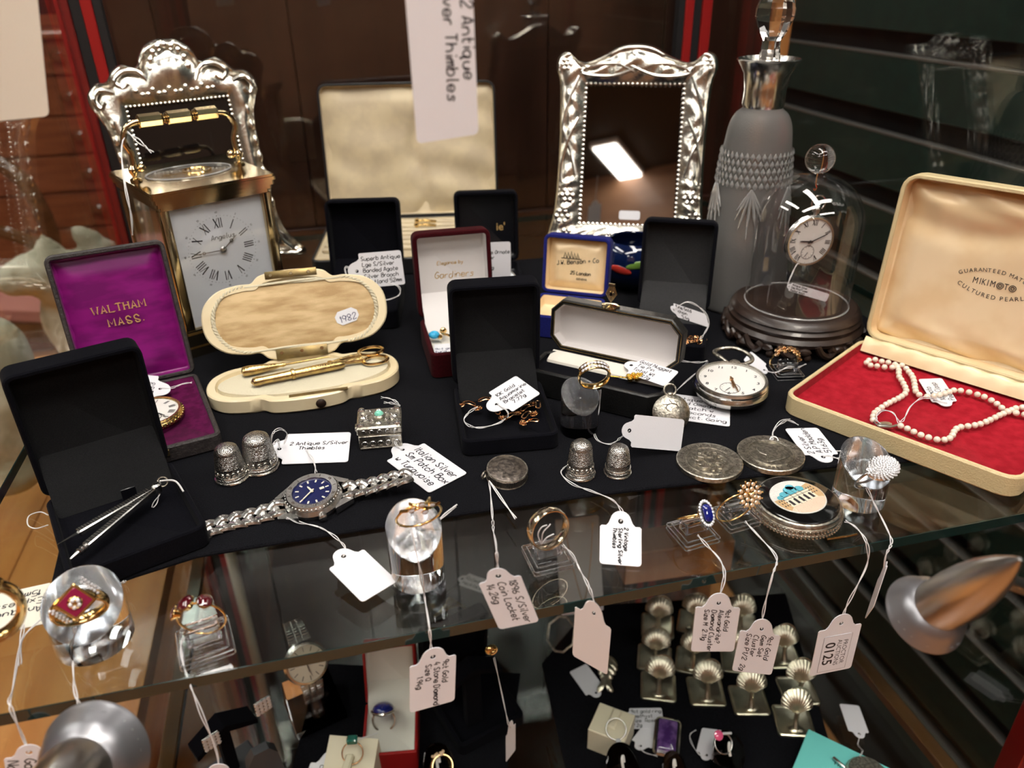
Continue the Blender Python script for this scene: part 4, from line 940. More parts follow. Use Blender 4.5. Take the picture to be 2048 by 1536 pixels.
c = PY(995, 560, 61.2)
pocket_watch('half hidden pocket watch with a grey numbered dial behind the bracelet box', TM(c.x, c.y, c.z - .6, 10, 30), 1.9, .7, 'silver', 'dial', 'radial', 60, 200, .7, .42, sec=False, bow=False)
# engraved round silver locket, standing half hidden by a blank tag
c = P(1340, 868, 0)
lk = thing('silver_locket', 'round engraved silver locket standing behind a blank white tag', 'locket', TM(c.x + .3, c.y + .7, 1.1, -12, 56) @ Matrix.Diagonal((.9, .9, .9, 1)))
part('locket_case', MB().lathe([(.1, -.42), (.9, -.3), (1.25, -.1), (1.33, 0), (1.25, .1), (.95, .32), (.4, .44), (.02, .46)], 36), 'oldsilver', lk)
en = MB(); en.torus(.42, .03, 24, 5, TM(0, .35, .42), squash=.7)
for k in range(8): a = k * PI / 4; en.tube(crom([(.45*math.cos(a), .35 + .32*math.sin(a), .41), (.75*math.cos(a+.2), .2 + .7*math.sin(a+.2), .33), (1.0*math.cos(a), 1.0*math.sin(a), .26)], 4), .022, 5)
part('engraving', en, 'darksilver', lk)
part('ring_loop', MB().torus(.42, .07, 24, 8, TM(0, 1.62, 0)), 'oldsilver', lk); part('pendant_neck', MB().ball((0, 1.3, 0), (.22, .2, .2), 10), 'oldsilver', lk)
# ------------------------------------------------------------------ ivory sewing case and its tools
EL = [(5.75, 0), (5.5, 1.15), (4.6, 2.0), (3.3, 2.3), (2.55, 2.3), (2.0, 2.75), (1.0, 2.95), (0, 3.0)]
eo = EL + [(-x, y) for x, y in EL[-2::-1]]; eo = eo + [(-0 + x, -y) for x, y in eo[-2:0:-1]]
eout = [(p.x, p.y) for p in crom([(a, b, 0) for a, b in eo], 4, True)]
ins = lambda k: [(x * (1 - k / 5.8), y * (1 - k / 3.0)) for x, y in eout]
ex, ey, erz, eth, hb_ = -2.75, 50.0, 1.5, 115, 1.0; ESC = Matrix.Diagonal((1.14, 1.14, 1.08, 1))
et = thing('sewing_case', 'open oval ivory sewing case with a silk lined lid and brass hinge', 'sewing case', TM(ex, ey, 0, erz) @ ESC)
part('base', MB().outl([(ins(.15), 0), (ins(0), .15), (ins(0), hb_ - .08), (ins(.08), hb_), (ins(.5), hb_), (ins(.55), hb_ - .3)]), 'ivory', et)
ov = lambda a, b, n=48: circ(a, n, 0, 0, b)
part('padded_tray', MB().outl([(ov(5.15, 2.1), hb_ - .28), (ov(5.1, 2.05), hb_ - .05), (ov(4.7, 1.8), hb_ + .06), (ov(3.9, 1.3), hb_ + .02)]), 'braid', et)
a = rad(eth); v = Vector((0, -math.cos(a), math.sin(a))); n = Vector((0, -math.sin(a), -math.cos(a))); ML = BM(Vector((0, 2.35, hb_)) + v * 3.0 - n * .9, (1, 0, 0), v, n)
ld = part('lid', MB().outl([(ins(.25), 0), (ins(.05), .15), (ins(0), .35), (ins(0), .82), (ins(.08), .9), (ins(.55), .9), (ins(.62), .6)], ML), 'ivory', et)
ov2 = lambda k: [(max(-5.2 + k, min(5.2 - k, 1)) if 0 else x, y) for x, y in rr(10.3 - 2*k, 4.5 - 2*k, 2.2 - k, n=12)]
part('silk_pad', MB().outl([(ov2(.15), .6), (ov2(.2), .78), (ov2(.6), .86), (ov2(1.2), .88)], ML), 'silk', ld)
br = MB(); o_ = [Vector((x, y, .82)) for x, y in ov2(.08)]; pl = []
for i in range(len(o_)):
    for k in range(3): pl.append(o_[i].lerp(o_[(i+1) % len(o_)], k / 3))
for ph in (0, PI): br.tube([p + Vector((0, 0, .06 * math.sin(i * 1.3 + ph))) + Vector((p.x / 5, p.y / 2.2, 0)).normalized() * .07 * math.cos(i * 1.3 + ph) for i, p in enumerate(pl)], .085, 6, True, M_=ML)
part('braid_trim', br, 'braid', ld)
part('catch_plate', MB().box((0, 2.72, .9), (3.2, .5, .1), .02, ML), 'dullbrass', ld); 
sc_ = MB()
for sx in (-1.25, 0, 1.1): sc_.lathe([(.12, 0), (.1, .03)], 10, ML @ TM(sx, 2.72, .95))
part('screw', sc_, 'brass', ld)
part('hinge', MB().box((0, -2.55, .95), (3.2, .7, .12), .02, ML), 'dullbrass', et)
sc_ = MB()
for sx in (-1.25, 0, 1.25): sc_.lathe([(.12, 0), (.1, .03)], 10, ML @ TM(sx, -2.45, 1.01))
part('hinge_screw', sc_, 'brass', et)
part('clasp_button', MB().lathe([(.28, 0), (.30, .1), (.16, .2)], 16, TM(.75, -2.98, .5, 0, 90)), 'darkwood', et)
part('lock_slot', MB().box((.7, -2.55, hb_ + .01), (3.4, .3, .04)), 'dullbrass', et)
tgm = ML @ TM(3.1, -.55, .90) @ Matrix.Rotation(rad(14), 4, 'Z')
stc = part('price_sticker', MB().outl([(cham(1.5, .95, .28), 0), (cham(1.5, .95, .28), .03)], tgm), 'paper', ld)
part('handwriting', scribe(MB(), ['1982'], 1.3, .8, .036, tgm @ TM(-.62, -.5, 0), size=.42, w=.05), 'blueink', stc)
def ET(x, y, z, rz=0): return TM(ex, ey, 0, erz) @ ESC @ TM(x, y, z, rz)
sz = hb_ + .12
sc = thing('scissors', 'small gilt embroidery scissors lying in the ivory sewing case', 'scissors', ET(1.6, .45, sz, 8))
for s_ in (-1, 1):
    q = part('finger_ring', MB().torus(.78, .10, 30, 8, TM(2.75, .55 * s_, .2 + .08 * s_), squash=.72), 'gold', sc)
    part('shank', MB().tube(crom([(2.0, .35 * s_, .2), (1.1, .28 * s_, .22), (.3, .1 * s_, .22), (-.2, 0, .2)], 5), [.2 - .007 * i for i in range(16)], 8), 'gilt', sc)
    part('blade', MB().loft([[(-.2, -.14, .1), (-.2, .14, .1), (-.2, .14, .2), (-.2, -.14, .2)], [(-4.2, -.02, .1), (-4.2, .02, .1), (-4.2, .02, .14), (-4.2, -.02, .14)]], TM(0, .03 * s_, .06 * s_)), 'steel', sc)
part('pivot', MB().lathe([(.16, .1), (.16, .36)], 12), 'gilt', sc)
def tool(label, x, y, rz, prof, m, name): return solo(name, MB().lathe(prof, 16, Matrix.Rotation(rad(90), 4, 'Y')), m, label, 'sewing tool', ET(x, y, sz + .28, rz))
tool('gilt ribbed needle case lying along the front of the ivory sewing case', -3.1, -.85, 9, [(.05, 0), (.26, .15), (.30, .4), (.26, .8), (.28, 2.0), (.28, 2.35), (.36, 2.4), (.36, 2.55), (.28, 2.6), (.30, 5.3), (.22, 5.6), (.05, 5.65)], 'gilt', 'needle_case')
tool('gilt handled bodkin lying at the back of the ivory sewing case', -3.7, .75, 6, [(.05, 0), (.30, .1), (.34, .5), (.28, 1.2), (.20, 2.0), (.12, 2.3), (.16, 2.5), (.08, 2.7), (.07, 4.5), (.02, 5.4)], 'gilt', 'bodkin')
# ------------------------------------------------------------------ toothpick and pencil in the black box
pv = P(313, 975, 1.6); e1 = P(116, 1089, 1.5); e2 = P(140, 1119, 1.35)
tp = thing('toothpick_set', 'engraved silver toothpick and pencil joined by a ring in the open black box', 'toothpick set', TM(*pv))
def along(p, q): 
    x = (q - p).normalized(); y = Vector((0, 0, 1)).cross(x).normalized(); return BM(p - pv, x, y, x.cross(y))
for nm, e, L1 in (('toothpick', e1, .80), ('pencil', e2, .82)):
    mm = along(pv, e); L_ = (e - pv).length
    s_ = part(nm, MB().box((L_ * L1 / 2 + .15, 0, 0), (L_ * L1 - .2, .42, .34), .05, mm), 'steel', tp)
    g = MB()
    for k in range(26): g.box((.5 + k * L_ * L1 / 29, 0, .175), (.02, .3, .015), 0, mm)
    part('engraving', g, 'darksilver', s_)
    if nm == 'toothpick': part('pick', MB().loft([[(L_*L1, -.1, -.03), (L_*L1, .1, -.03), (L_*L1, .1, .03), (L_*L1, -.1, .03)], [(L_, -.015, -.02), (L_, .015, -.02), (L_, .015, .02), (L_, -.015, .02)]], mm), 'steel', s_)
    else: part('pencil_tip', MB().lathe([(.2, L_*L1 + .05), (.2, L_*L1 + .12), (.16, L_*L1 + .14), (.2, L_*L1 + .3), (.16, L_*L1 + .34), (.2, L_*L1 + .5), (.13, L_*L1 + .55), (.06, L_ - .05), (.02, L_)], 14, mm @ Matrix.Rotation(rad(90), 4, 'Y')), 'steel', s_)
part('swivel', MB().lathe([(.26, -.25), (.28, .2), (.18, .28)], 16), 'steel', tp); part('ring', MB().torus(.25, .05, 20, 6, TM(.3, .25, .15, 20, 60)), 'oldsilver', tp)
cord(tp, [P(320, 962, 1.8), P(350, 962, 2.0), P(367, 983, 1.6)], O=pv, double=False, r=.05); cord(tp, [P(320, 965, 1.7), P(318, 990, 1.2), P(305, 1015, .8)], O=pv, loose=.06)
# ------------------------------------------------------------------ thimbles
def thimble(label, px, py, R, h, rim, z=0, m='thimble', dome=True):
    c = P(px, py, z); T_ = thing('thimble', label, 'thimble', TM(c.x, c.y + R * .8, z, rnd.uniform(0, 90)), 'silver thimbles on the mat')
    r2 = R * .70
    part('body', MB().lathe([(R * .93, .02), (R * .95, .3), (R * .90, .35), (R * .86, h * .4), *[(R * (.86 - (.86 - .735) * q / 21) + (.016 if q % 2 else 0), h * (.42 + .40 * q / 21)) for q in range(22)], (r2 * .95, h * .92), (r2 * .66, h * .985), (.02, h)], 40), m, T_)
    part('rim', MB().torus(R * .96, rim, 40, 8, TM(0, 0, rim)), 'silver', T_)
    b = MB().torus(R * .915, .045, 40, 6, TM(0, 0, .42)); 
    if rim > .075:
        for k in range(16): b.torus(.10, .028, 12, 5, Matrix.Rotation(2*PI*k/16, 4, 'Z') @ TM(R * .90, 0, .68, 0, 0, 84))
    part('decorated_band', b, 'silver', T_)
    return T_
thimble('silver thimble with a beaded band, shorter of the pair beside the two antique thimbles tag', 463, 970, .93, 2.25, .09)
thimble('wide silver thimble with crackled domed top beside the two antique thimbles tag', 522, 950, 1.06, 2.3, .08, m='thimble')
thimble('tall silver thimble with flared rim in front of the clear ring cylinder', 1168, 962, .84, 2.3, .11)
thimble('plain low silver thimble standing under the blank white tag', 1243, 957, .80, 1.85, .06)
# ------------------------------------------------------------------ patch box
pb = thing('patch_box', 'small embossed silver patch box with a turquoise stone on its lid', 'patch box', TM(1.70, 41.83, 0, -6.4))
part('body', MB().box((0, 0, .5), (2.6, 2.25, 1.0), .06), 'oldsilver', pb); pl_ = part('lid', MB().box((0, 0, 1.32), (2.72, 2.36, .58), .1), 'oldsilver', pb)
em = MB()
for sx in (-1, 1):
    for sy in (-1, 1):
        em.ball((sx*1.1, sy*.92, 1.65), (.24, .2, .16), 8); em.torus(.34, .05, 14, 6, TM(sx*.82, sy*.6, 1.62), (0, 4.5)); em.ball((sx*.42, sy*.36, 1.65), .11, 8); em.ball((sx*.75, sy*.15, 1.65), .13, 8)
    em.ball((sx*.95, 0, 1.64), (.22, .2, .14), 10); em.ball((0, sx*.78, 1.64), (.22, .17, .14), 10)
part('embossing', em, 'steel', pl_); part('setting', MB().lathe([(.36, 1.58), (.38, 1.72), (.30, 1.78)], 18, TM(0, .12)), 'oldsilver', pl_)
part('turquoise', MB().ball((0, .12, 1.76), (.30, .27, .24), 14), 'turq', pl_)
sd = MB()
for k in range(5): sd.torus(.17, .04, 12, 5, TM(-.95 + k*.48, -1.14, .42, 0, 90)); sd.torus(.12, .03, 12, 5, TM(-.95 + k*.48, -1.19, 1.3, 0, 90), (0, 4))
sd.box((0, -1.15, .9), (2.5, .05, .07)); sd.box((0, -1.15, .1), (2.5, .05, .07))
part('scroll_border', sd, 'steel', pb); part('catch', MB().box((-1.42, -.3, 1.15), (.14, .5, .35), .04), 'oldsilver', pb)
# ------------------------------------------------------------------ wristwatch with blue dial
wc = P(630, 1010, 0); ww = thing('wristwatch', 'steel wristwatch with a blue dial and chunky link bracelet lying on the mat', 'wristwatch', TM(wc.x, wc.y, .45, 6, 6, -4))
part('case', MB().lathe([(1.15, -.3), (1.5, -.2), (1.58, .1), (1.45, .38), (1.3, .42)], 40), 'steel', ww)
lg = MB()
for sx in (-1, 1):
    for sy in (-1, 1): lg.loft([[(sx*1.0, sy*.95, -.25), (sx*1.0, sy*1.45, -.25), (sx*1.0, sy*1.45, .2), (sx*1.0, sy*.95, .2)][::sx*sy], [(sx*2.05, sy*.5, -.3), (sx*2.05, sy*.85, -.3), (sx*2.05, sy*.85, .0), (sx*2.05, sy*.5, .0)][::sx*sy]])
part('lug', lg, 'steel', ww)
bz = MB().lathe([(1.46, .36), (1.5, .45), (1.38, .62), (1.08, .60), (1.06, .5)], 48, c0=False, c1=False)
for k in range(40): a = 2*PI*k/40; bz.ball((1.43*math.cos(a), 1.43*math.sin(a), .47), .075, 6)
bzp = part('bezel', bz, 'steel', ww); nb = MB()
for k in range(12): a = PI/2 - k*PI/6; (type_mb(nb, str(k*5), .22, TM(1.23*math.cos(a), 1.23*math.sin(a), .62) @ Matrix.Rotation(a - PI/2, 4, 'Z'), bold=.02) if k % 2 == 0 else nb.ribbon([(1.15*math.cos(a), 1.15*math.sin(a)), (1.3*math.cos(a), 1.3*math.sin(a))], .04, .62))
part('bezel_numbers', nb, 'darksilver', bzp)
di = part('dial', MB().lathe([(1.07, .42), (1.07, .5), (.02, .505)], 36), 'bluedial', ww); Md = TM(0, 0, .515, 8)
mk = numerals('bar', .84, .2, Md, w=.09); mk.box((.55, 0, .01), (.25, .18, .01), 0, Md); part('hour_marker', mk, 'creamdial', di)
part('hour_hand', hand(MB(), 345, .5, .12, Md, .03, .1), 'creamdial', di); part('minute_hand', hand(MB(), 235, .85, .08, Md, .06, .15), 'creamdial', di)
part('crown', MB().lathe([(.16, 0), (.22, .05), (.22, .3), (.16, .34)], 14, TM(.25, -1.5, .05, 0, 90)), 'steel', ww)
def links(path, w0, w1, n):
    c = crom(path, 8); L_ = [0]
    for i in range(1, len(c)): L_.append(L_[-1] + (c[i] - c[i-1]).length)
    for k in range(n):
        s_ = L_[-1] * (k + .5) / n; i = next(j for j in range(1, len(L_)) if L_[j] >= s_); t = (c[i] - c[i-1]).normalized(); p = c[i-1] + t * (s_ - L_[i-1])
        y = Vector((0, 0, 1)).cross(t); y.normalize(); w = w0 + (w1 - w0) * k / (n - 1); st = L_[-1] / n; mm = BM(p, t, y, t.cross(y)); mb = MB()
        for sy in (-1, 1): mb.tube(crom([(-st*.62, sy*w*.30, -.05), (-st*.1, sy*w*.33, .1), (st*.28, sy*w*.28, .06), (st*.6, sy*w*.12, -.02)], 4), .24, 8, M_=mm, flat=.7)
        mb.box((0, 0, -.03), (st*.5, w*.5, .25), .1, mm)
        part('bracelet_link', mb, 'steel', ww)
links([(-1.7, 0, -.05), (-3.0, -.05, -.15), (-4.5, -.15, .0), (-5.6, -.4, .1), (-6.4, -.8, .0)], 1.35, 1.15, 7)
links([(1.7, 0, -.05), (3.0, -.2, -.1), (4.3, -.5, .2), (5.3, -.75, .35)], 1.35, 1.2, 6)
# ------------------------------------------------------------------ coin locket and medals
c = P(1022, 975, 0); cl = thing('coin_locket', 'dark silver coin locket with milled edge and hanging loop', 'locket', TM(c.x, c.y + 1.0, .12, 15, 8))
b_ = part('case', MB().lathe([(1.12, 0), (1.2, .06), (1.16, .12), (1.16, .46), (1.2, .52), (1.1, .58), (.02, .575)], 48), 'darksilver', cl)
ml = MB()
for k in range(60): a = 2*PI*k/60; ml.box((1.165*math.cos(a), 1.165*math.sin(a), .29), (.05, .05, .34), 0)
part('milled_edge', ml, 'oldsilver', b_); rl = MB().torus(1.15, .05, 48, 6, TM(0, 0, .56)); rl.torus(1.17, .05, 48, 6, TM(0, 0, .04)); part('rim', rl, 'oldsilver', b_)
hd = MB().prism([(p.x, p.y) for p in crom([(.1, .75, 0), (-.35, .6, 0), (-.5, .2, 0), (-.4, -.2, 0), (-.6, -.6, 0), (.5, -.65, 0), (.25, -.3, 0), (.5, -.05, 0), (.5, .4, 0)], 4, True)], .57, .62, .02)
part('coin_portrait', hd, 'darksilver', b_)
part('loop', MB().torus(.22, .055, 18, 6, TM(-1.35, .3, .35, 0, 90, 30)), 'oldsilver', cl)
def ring_text(mb, s, R, size, M_, a0=200, step=None):
    step = step or 350 / len(s)
    for k, c_ in enumerate(s):
        if c_ == ' ': continue
        a = rad(a0 - k * step); type_mb(mb, c_, size, M_ @ TM(R * math.cos(a), R * math.sin(a), 0) @ Matrix.Rotation(a - PI/2, 4, 'Z'))
def medal(label, px, py, R, inner):
    c = P(px, py, 0); T_ = thing('medal', label, 'medal', TM(c.x, c.y, 0, 10), 'silver medals on the mat')
    part('disc', MB().lathe([(R * .98, 0), (R, .04), (R, .3), (R * .97, .34), (R * .93, .33), (R * .68, .33), (R * .66, .30), (.02, .31)] if inner else [(R*.98, 0), (R, .04), (R, .28), (R*.97, .32), (R*.94, .30), (.02, .30)], 56), 'oldsilver', T_)
    t = MB(); ring_text(t, 'ROYAL AGRICULTURAL SOCIETY OF VICTORIA ' if not inner else 'ROYAL AGRICULTURAL SOCIETY - FOUNDED 1888 ', R * (.80 if inner else .83), R * .17, TM(0, 0, .335 if inner else .305), 200)
    part('raised_lettering', t, 'darksilver', T_)
    r_ = MB(); 
    if inner:
        r_.torus(R*.68, .05, 48, 6, TM(0, 0, .33)); r_.prism([(p.x, p.y) for p in crom([(0, .85, 0), (-.5, .7, 0), (-.6, .2, 0), (-.45, -.2, 0), (-.8, -.75, 0), (.75, -.8, 0), (.3, -.25, 0), (.55, 0, 0), (.5, .5, 0)], 4, True)], .3, .37, .03)
    else:
        r_.torus(R*.70, .04, 48, 6, TM(0, 0, .30)); r_.torus(.32, .04, 24, 6, TM(0, 0, .32))
        for k in range(10): a = 2*PI*k/10; r_.tube(crom([(.4*math.cos(a), .4*math.sin(a), .32), (.75*math.cos(a+.25), .75*math.sin(a+.25), .34), (.95*math.cos(a-.1), .95*math.sin(a-.1), .32), (.8*math.cos(a-.3), .8*math.sin(a-.3), .32)], 4), .06, 6)
    part('raised_emblem', r_, 'oldsilver', T_)
    return T_
medal('round silver medal with a coat of arms, without a hanging loop', 1418, 929, 1.93, False)
mB = medal('round silver medal with a sunken portrait and a hanging loop tied with thread', 1540, 914, 1.95, True)
q = mB.matrix_world.inverted() @ (P(1547, 884, .2) * U) / U
part('loop', MB().torus(.25, .06, 18, 6, TM(q.x, q.y, .3, -30, 50)), 'silver', mB)
# ------------------------------------------------------------------ mosaic box
c = P(1602, 1040, GZ); mo = thing('mosaic_box', 'round silver box with a black lid and a mosaic of blue domed buildings', 'trinket box', TM(c.x, c.y + .55, GZ, 15))
R = 2.28
part('body', MB().lathe([(R*.9, 0), (R*.97, .12), (R, .3), (R*.98, .42), (R, .55), (R*1.0, .75), (R*.97, .9), (R*.93, .95), (.02, .94)], 64), 'oldsilver', mo)
rp = MB()
for z, r_ in ((.2, R*1.0), (.5, R*1.01)):
    for k in range(72): a = 2*PI*k/72; rp.ball((r_*math.cos(a), r_*math.sin(a), z), (.09, .09, .08), 6)
for z, r_ in ((.35, R*1.0), (.65, R*1.01), (.86, R*.97)): rp.torus(r_, .055, 64, 6, TM(0, 0, z))
part('rope_border', rp, 'silver', mo)
bl = part('black_ring', MB().lathe([(R*.93, .9), (R*.92, 1.0), (R*.86, 1.08), (.02, 1.1)], 64), 'black', mo)
MZ = TM(0, .05, 1.105); E_ = lambda a, b: circ(a, 48, 0, 0, b)
sky = part('mosaic_panel', MB().outl([(E_(1.52, 1.42), 0), (E_(1.5, 1.4), .03)], MZ), 'mosaicwhite', bl)
def clipE(pts, a=1.46, b=1.36): return [((x, y) if (x/a)**2 + (y/b)**2 <= 1 else (x / math.sqrt((x/a)**2 + (y/b)**2), y / math.sqrt((x/a)**2 + (y/b)**2))) for x, y in pts]
def clipline(x0, y0, x1, y1, n=12): return [(x0 + (x1-x0)*k/n, y0 + (y1-y0)*k/n) for k in range(n)]
def poly(pts):
    o = []
    for i in range(len(pts)): o += clipline(*pts[i], *pts[(i+1) % len(pts)])
    return clipE(o)
gd = MB().outl([(poly([(-1.5, -1.4), (1.5, -1.4), (1.5, -.45), (-1.5, -.45)]), .032), (poly([(-1.5, -1.4), (1.5, -1.4), (1.5, -.45), (-1.5, -.45)]), .036)], MZ)
part('mosaic_ground', gd, 'mosaicpeach', sky)
fc_ = MB(); fc_.box((0, -.12, .042), (1.9, .85, .012), 0, MZ); part('mosaic_church', fc_, 'creamdial', sky)
sb = MB()
for pts in ([(-1.5, -.9), (-.8, -.5), (-.8, .25), (-1.5, .3)], [(1.5, -.8), (.8, -.45), (.8, .55), (1.5, .7)]): sb.outl([(poly(pts), .04), (poly(pts), .046)], MZ)
part('mosaic_arcade', sb, 'mosaictan', sky)
dmz = MB()
for x_, y_, r_ in ((0, .58, .40), (-.55, .46, .27), (.55, .46, .27), (-.92, .34, .20), (.2, .80, .26)): dmz.outl([(circ(r_, 16, x_, y_, r_*.85), .045), (circ(r_, 16, x_, y_, r_*.85), .055)], MZ)
part('mosaic_dome', dmz, 'mosaicblue', sky)
dk = MB()
for k in range(5): dk.box((-.72 + k*.36, -.30, .052), (.17, .36, .01), 0, MZ); dk.outl([(circ(.085, 10, -.72 + k*.36, -.12), .048), (circ(.085, 10, -.72 + k*.36, -.12), .058)], MZ)
for sx in (-1, 1):
    for k in range(3):
        for j in range(3): dk.box((sx*(.92 + k*.16), -.25 + j*.22 + (.1 if sx > 0 else -.08), .05), (.06, .1, .008), 0, MZ)
for x_ in (-.3, .05, .4): dk.box((x_, .1, .058), (.025, 1.35, .008), 0, MZ)
dk.box((0, .26, .055), (1.9, .03, .01), 0, MZ); dk.box((0, .06, .055), (1.9, .02, .01), 0, MZ)
part('mosaic_detail', dk, 'mosaicdark', sky)
part('pin', MB().tube([(-.3, -2.4, .1), (.9, -2.75, .06), (1.4, -2.85, .05)], .06, 6), 'gold', mo)
# ------------------------------------------------------------------ clear stands
def cyl_stand(label, px, py, z, R, hf, hb2, yaw=0, group=None):
    c = P(px, py, z); T_ = thing('ring_stand', label, 'ring stand', TM(c.x, c.y + R * .85, z, yaw))
    n = 48; top = [(R * math.cos(2*PI*k/n), R * math.sin(2*PI*k/n), hf + (hb2 - hf) * ((math.sin(2*PI*k/n) + 1) / 2) ** .8) for k in range(n)]
    t2 = [(x * .97, y * .97, zz + .02) for x, y, zz in top]
    part('body', MB().loft([circ3(R * .99, 0, n), circ3(R, .03, n), [(x, y, zz - .03) for x, y, zz in top]]), 'acrylic', T_)
    part('cut_face', MB().loft([[(x, y, zz - .02) for x, y, zz in top], [(x, y, zz + .03) for x, y, zz in top], [(x * .97, y * .97, zz + .05) for x, y, zz in top]]), 'cutface', T_)
    mm = TM(0, 0, (hf + hb2) / 2 + .05, 0, math.degrees(math.atan2(hb2 - hf, 2 * R)))
    part('ring_clip', MB().box((0, -.3, .12), (.28, .9, .3), .08, mm).tube(crom([(0, -.5, .2), (0, -.2, .9), (0, .1, 1.15), (0, .35, .9), (0, .4, .3)], 4), .12, 8, M_=mm), 'acrylic_thin', T_)
    return T_, c, (hf + hb2) / 2
def circ3(r, z, n): return [(r * math.cos(2*PI*k/n), r * math.sin(2*PI*k/n), z) for k in range(n)]
cyl_stand('clear acrylic ring cylinder in front of the eight-sided tie pin case', 1168, 876, 0, 1.18, 1.7, 3.2)
cyl_stand('clear acrylic ring cylinder at the shelf edge below the blue dialled wristwatch', 843, 1182, GZ, 1.32, 2.0, 3.7)
cyl_stand('low clear acrylic ring cylinder below the black toothpick box', 178, 1324, GZ, 1.62, 1.2, 2.9, 12)
cyl_stand('clear acrylic ring cylinder at the shelf edge under the corner of the pearl case', 1742, 1022, GZ, 1.38, 1.6, 3.2, -8)
def sq_stand(label, px, py, z, s, yaw, wall=1.0):
    c = P(px, py, z); T_ = thing('ring_stand', label, 'ring stand', TM(c.x, c.y, z, yaw))
    part('base_plate', MB().outl([(rr(s, s, .15), 0), (rr(s, s, .15), .28), (rr(s, s, .15, .22), .36)]), 'acrylic_thin', T_)
    e_ = MB()
    for z_, i_ in ((.03, .03), (.28, .03), (.37, .24)): e_.tube([(a, b, z_) for a, b in rr(s, s, .15, i_)], .035, 5, True)
    part('polished_edge', e_, 'cutface', T_)
    p_ = MB()
    for y_ in (-.28, .28): p_.box((0, y_, .36 + wall * .4), (s * .62, .16, wall * .8), .04)
    for sx in (-1, 1): p_.box((sx * s * .27, 0, .36 + wall * .3), (.12, .5, wall * .6), .03)
    part('holder', p_, 'acrylic', T_)
    return c
sq_stand('square clear acrylic stand holding the plain band ring at the shelf edge', 1095, 1118, GZ, 2.15, 4, .9)
sq_stand('square clear acrylic stand under the sapphire ring', 1385, 1070, GZ, 2.1, 6, .9)
sq_stand('square clear acrylic stand under the champagne cluster ring', 1470, 1038, GZ, 2.0, 6, .9)
sq_stand('square clear acrylic stand under the gold nugget ring behind the pearl case corner', 1572, 748, 0, 2.0, -12, .9)
sq_stand('square clear acrylic stand under the three garnet ring', 412, 1290, GZ, 2.3, 12, 1.1)
# ------------------------------------------------------------------ rings
def finger_ring(label, m_, R, band, mb_, top=None, flat=1.0, squash=1.0):
    T_ = thing('finger_ring', label, 'ring', m_)
    part('band', MB().torus(R, band, 48, 10, flat=flat), mb_, T_)
    return T_
r1 = finger_ring('gold ring with two rows of white diamonds on the middle ring cylinder', RM(1188, 752, 38.7, -8, -18), .92, .09, 'gold', flat=2.6)
d = MB(); s_ = MB()
for z in (-.15, .15):
    for k in range(9): a = PI/2 + (k - 4) * .21; d.gem((0, 0, 0), .11, .12, 8, BM((1.02*math.cos(a), 1.02*math.sin(a), z), (-math.sin(a), math.cos(a), 0), (0, 0, 1), (math.cos(a), math.sin(a), 0)))
for z in (-.28, 0, .28): s_.torus(.98, .06, 30, 6, TM(0, 0, z), (.4, PI - .4))
part('setting', s_, 'gold', r1); part('diamond', d, 'diamond', r1)
r2 = finger_ring('gold crossover ring with four diamonds on the ring cylinder at the shelf edge', RM(838, 1030, 28.4, 6, -26), 1.05, .06, 'gold')
s_ = MB().tube(crom([(-.9, .75, 0), (-.3, 1.15, .25), (.3, 1.3, .1), (.5, 1.0, -.2)], 6), .08, 8); s_.tube(crom([(.9, .75, 0), (.3, 1.1, .3), (-.2, 1.35, .2), (-.45, 1.1, -.1)], 6), .08, 8)
d = MB()
for x, y, z in ((-.45, 1.1, .28), (0, 1.42, .25), (.48, 1.12, .22), (.12, 1.05, .45)): d.gem((x, y, z), .15, .16, 8); s_.torus(.15, .035, 12, 5, TM(x, y, z - .03))
part('setting', s_, 'gold', r2); part('diamond', d, 'diamond', r2)
r3 = finger_ring('plain wide two tone band ring upright on a square clear stand', RM(1096, 1057, 28.6, 14, 8), 1.03, .09, 'palegold', flat=3.2)
part('gold_inlay', MB().torus(1.06, .06, 48, 8, flat=2.2), 'gold', r3)
r4 = finger_ring('gold ring with an oblong blue sapphire in a halo of diamonds', BM(PY(1387, 1032, 28.4), (-.925, -.27, .25), (.37, -.68, .63), (0, .68, .73)), .85, .06, 'gold')
mm = BM((0, .95, 0), (-1, 0, 0), (0, 0, 1), (0, 1, 0))
h_ = MB(); 
for k in range(22): a = 2*PI*k/22; h_.gem((.46*math.cos(a), .62*math.sin(a), 0), .085, .1, 6, mm)
part('diamond_halo', h_, 'diamond', r4); part('halo_setting', MB().outl([(circ(.50, 24, 0, 0, .68), -.12), (circ(.52, 24, 0, 0, .7), -.02)], mm), 'steel', r4)
part('sapphire', MB().loft([[(x * q, y * q, z) for x, y in rr(.52, .88, .16)] for q, z in ((.3, -.1), (1, .02), (1, .1), (.65, .22))], mm), 'sapphire', r4)
r5 = finger_ring('thin gold ring with a flower cluster of champagne stones', RM(1470, 1015, 28.4, 4, -13), 1.05, .045, 'gold')
s_ = MB(); g1 = MB(); mm = BM((.45, 1.05, .15), (1, 0, 0), (0, .75, -.66), (0, .66, .75))
for rr_, n_ in ((.55, 12), (.30, 7), (0, 1)):
    for k in range(n_): a = 2*PI*k/n_ + rr_; g1.gem((rr_*math.cos(a), rr_*math.sin(a), .25 - rr_*.3), .12, .13, 7, mm)
for k in range(14): a = 2*PI*k/14; s_.tube([mm @ Vector((0, 0, -.25)), mm @ Vector((.72*math.cos(a), .72*math.sin(a), .08))], .03, 5); s_.ball((.72*math.cos(a), .72*math.sin(a), .1), .06, 6, mm)
part('prongs', s_, 'gold', r5); part('champagne_stone', g1, 'champagne', r5)
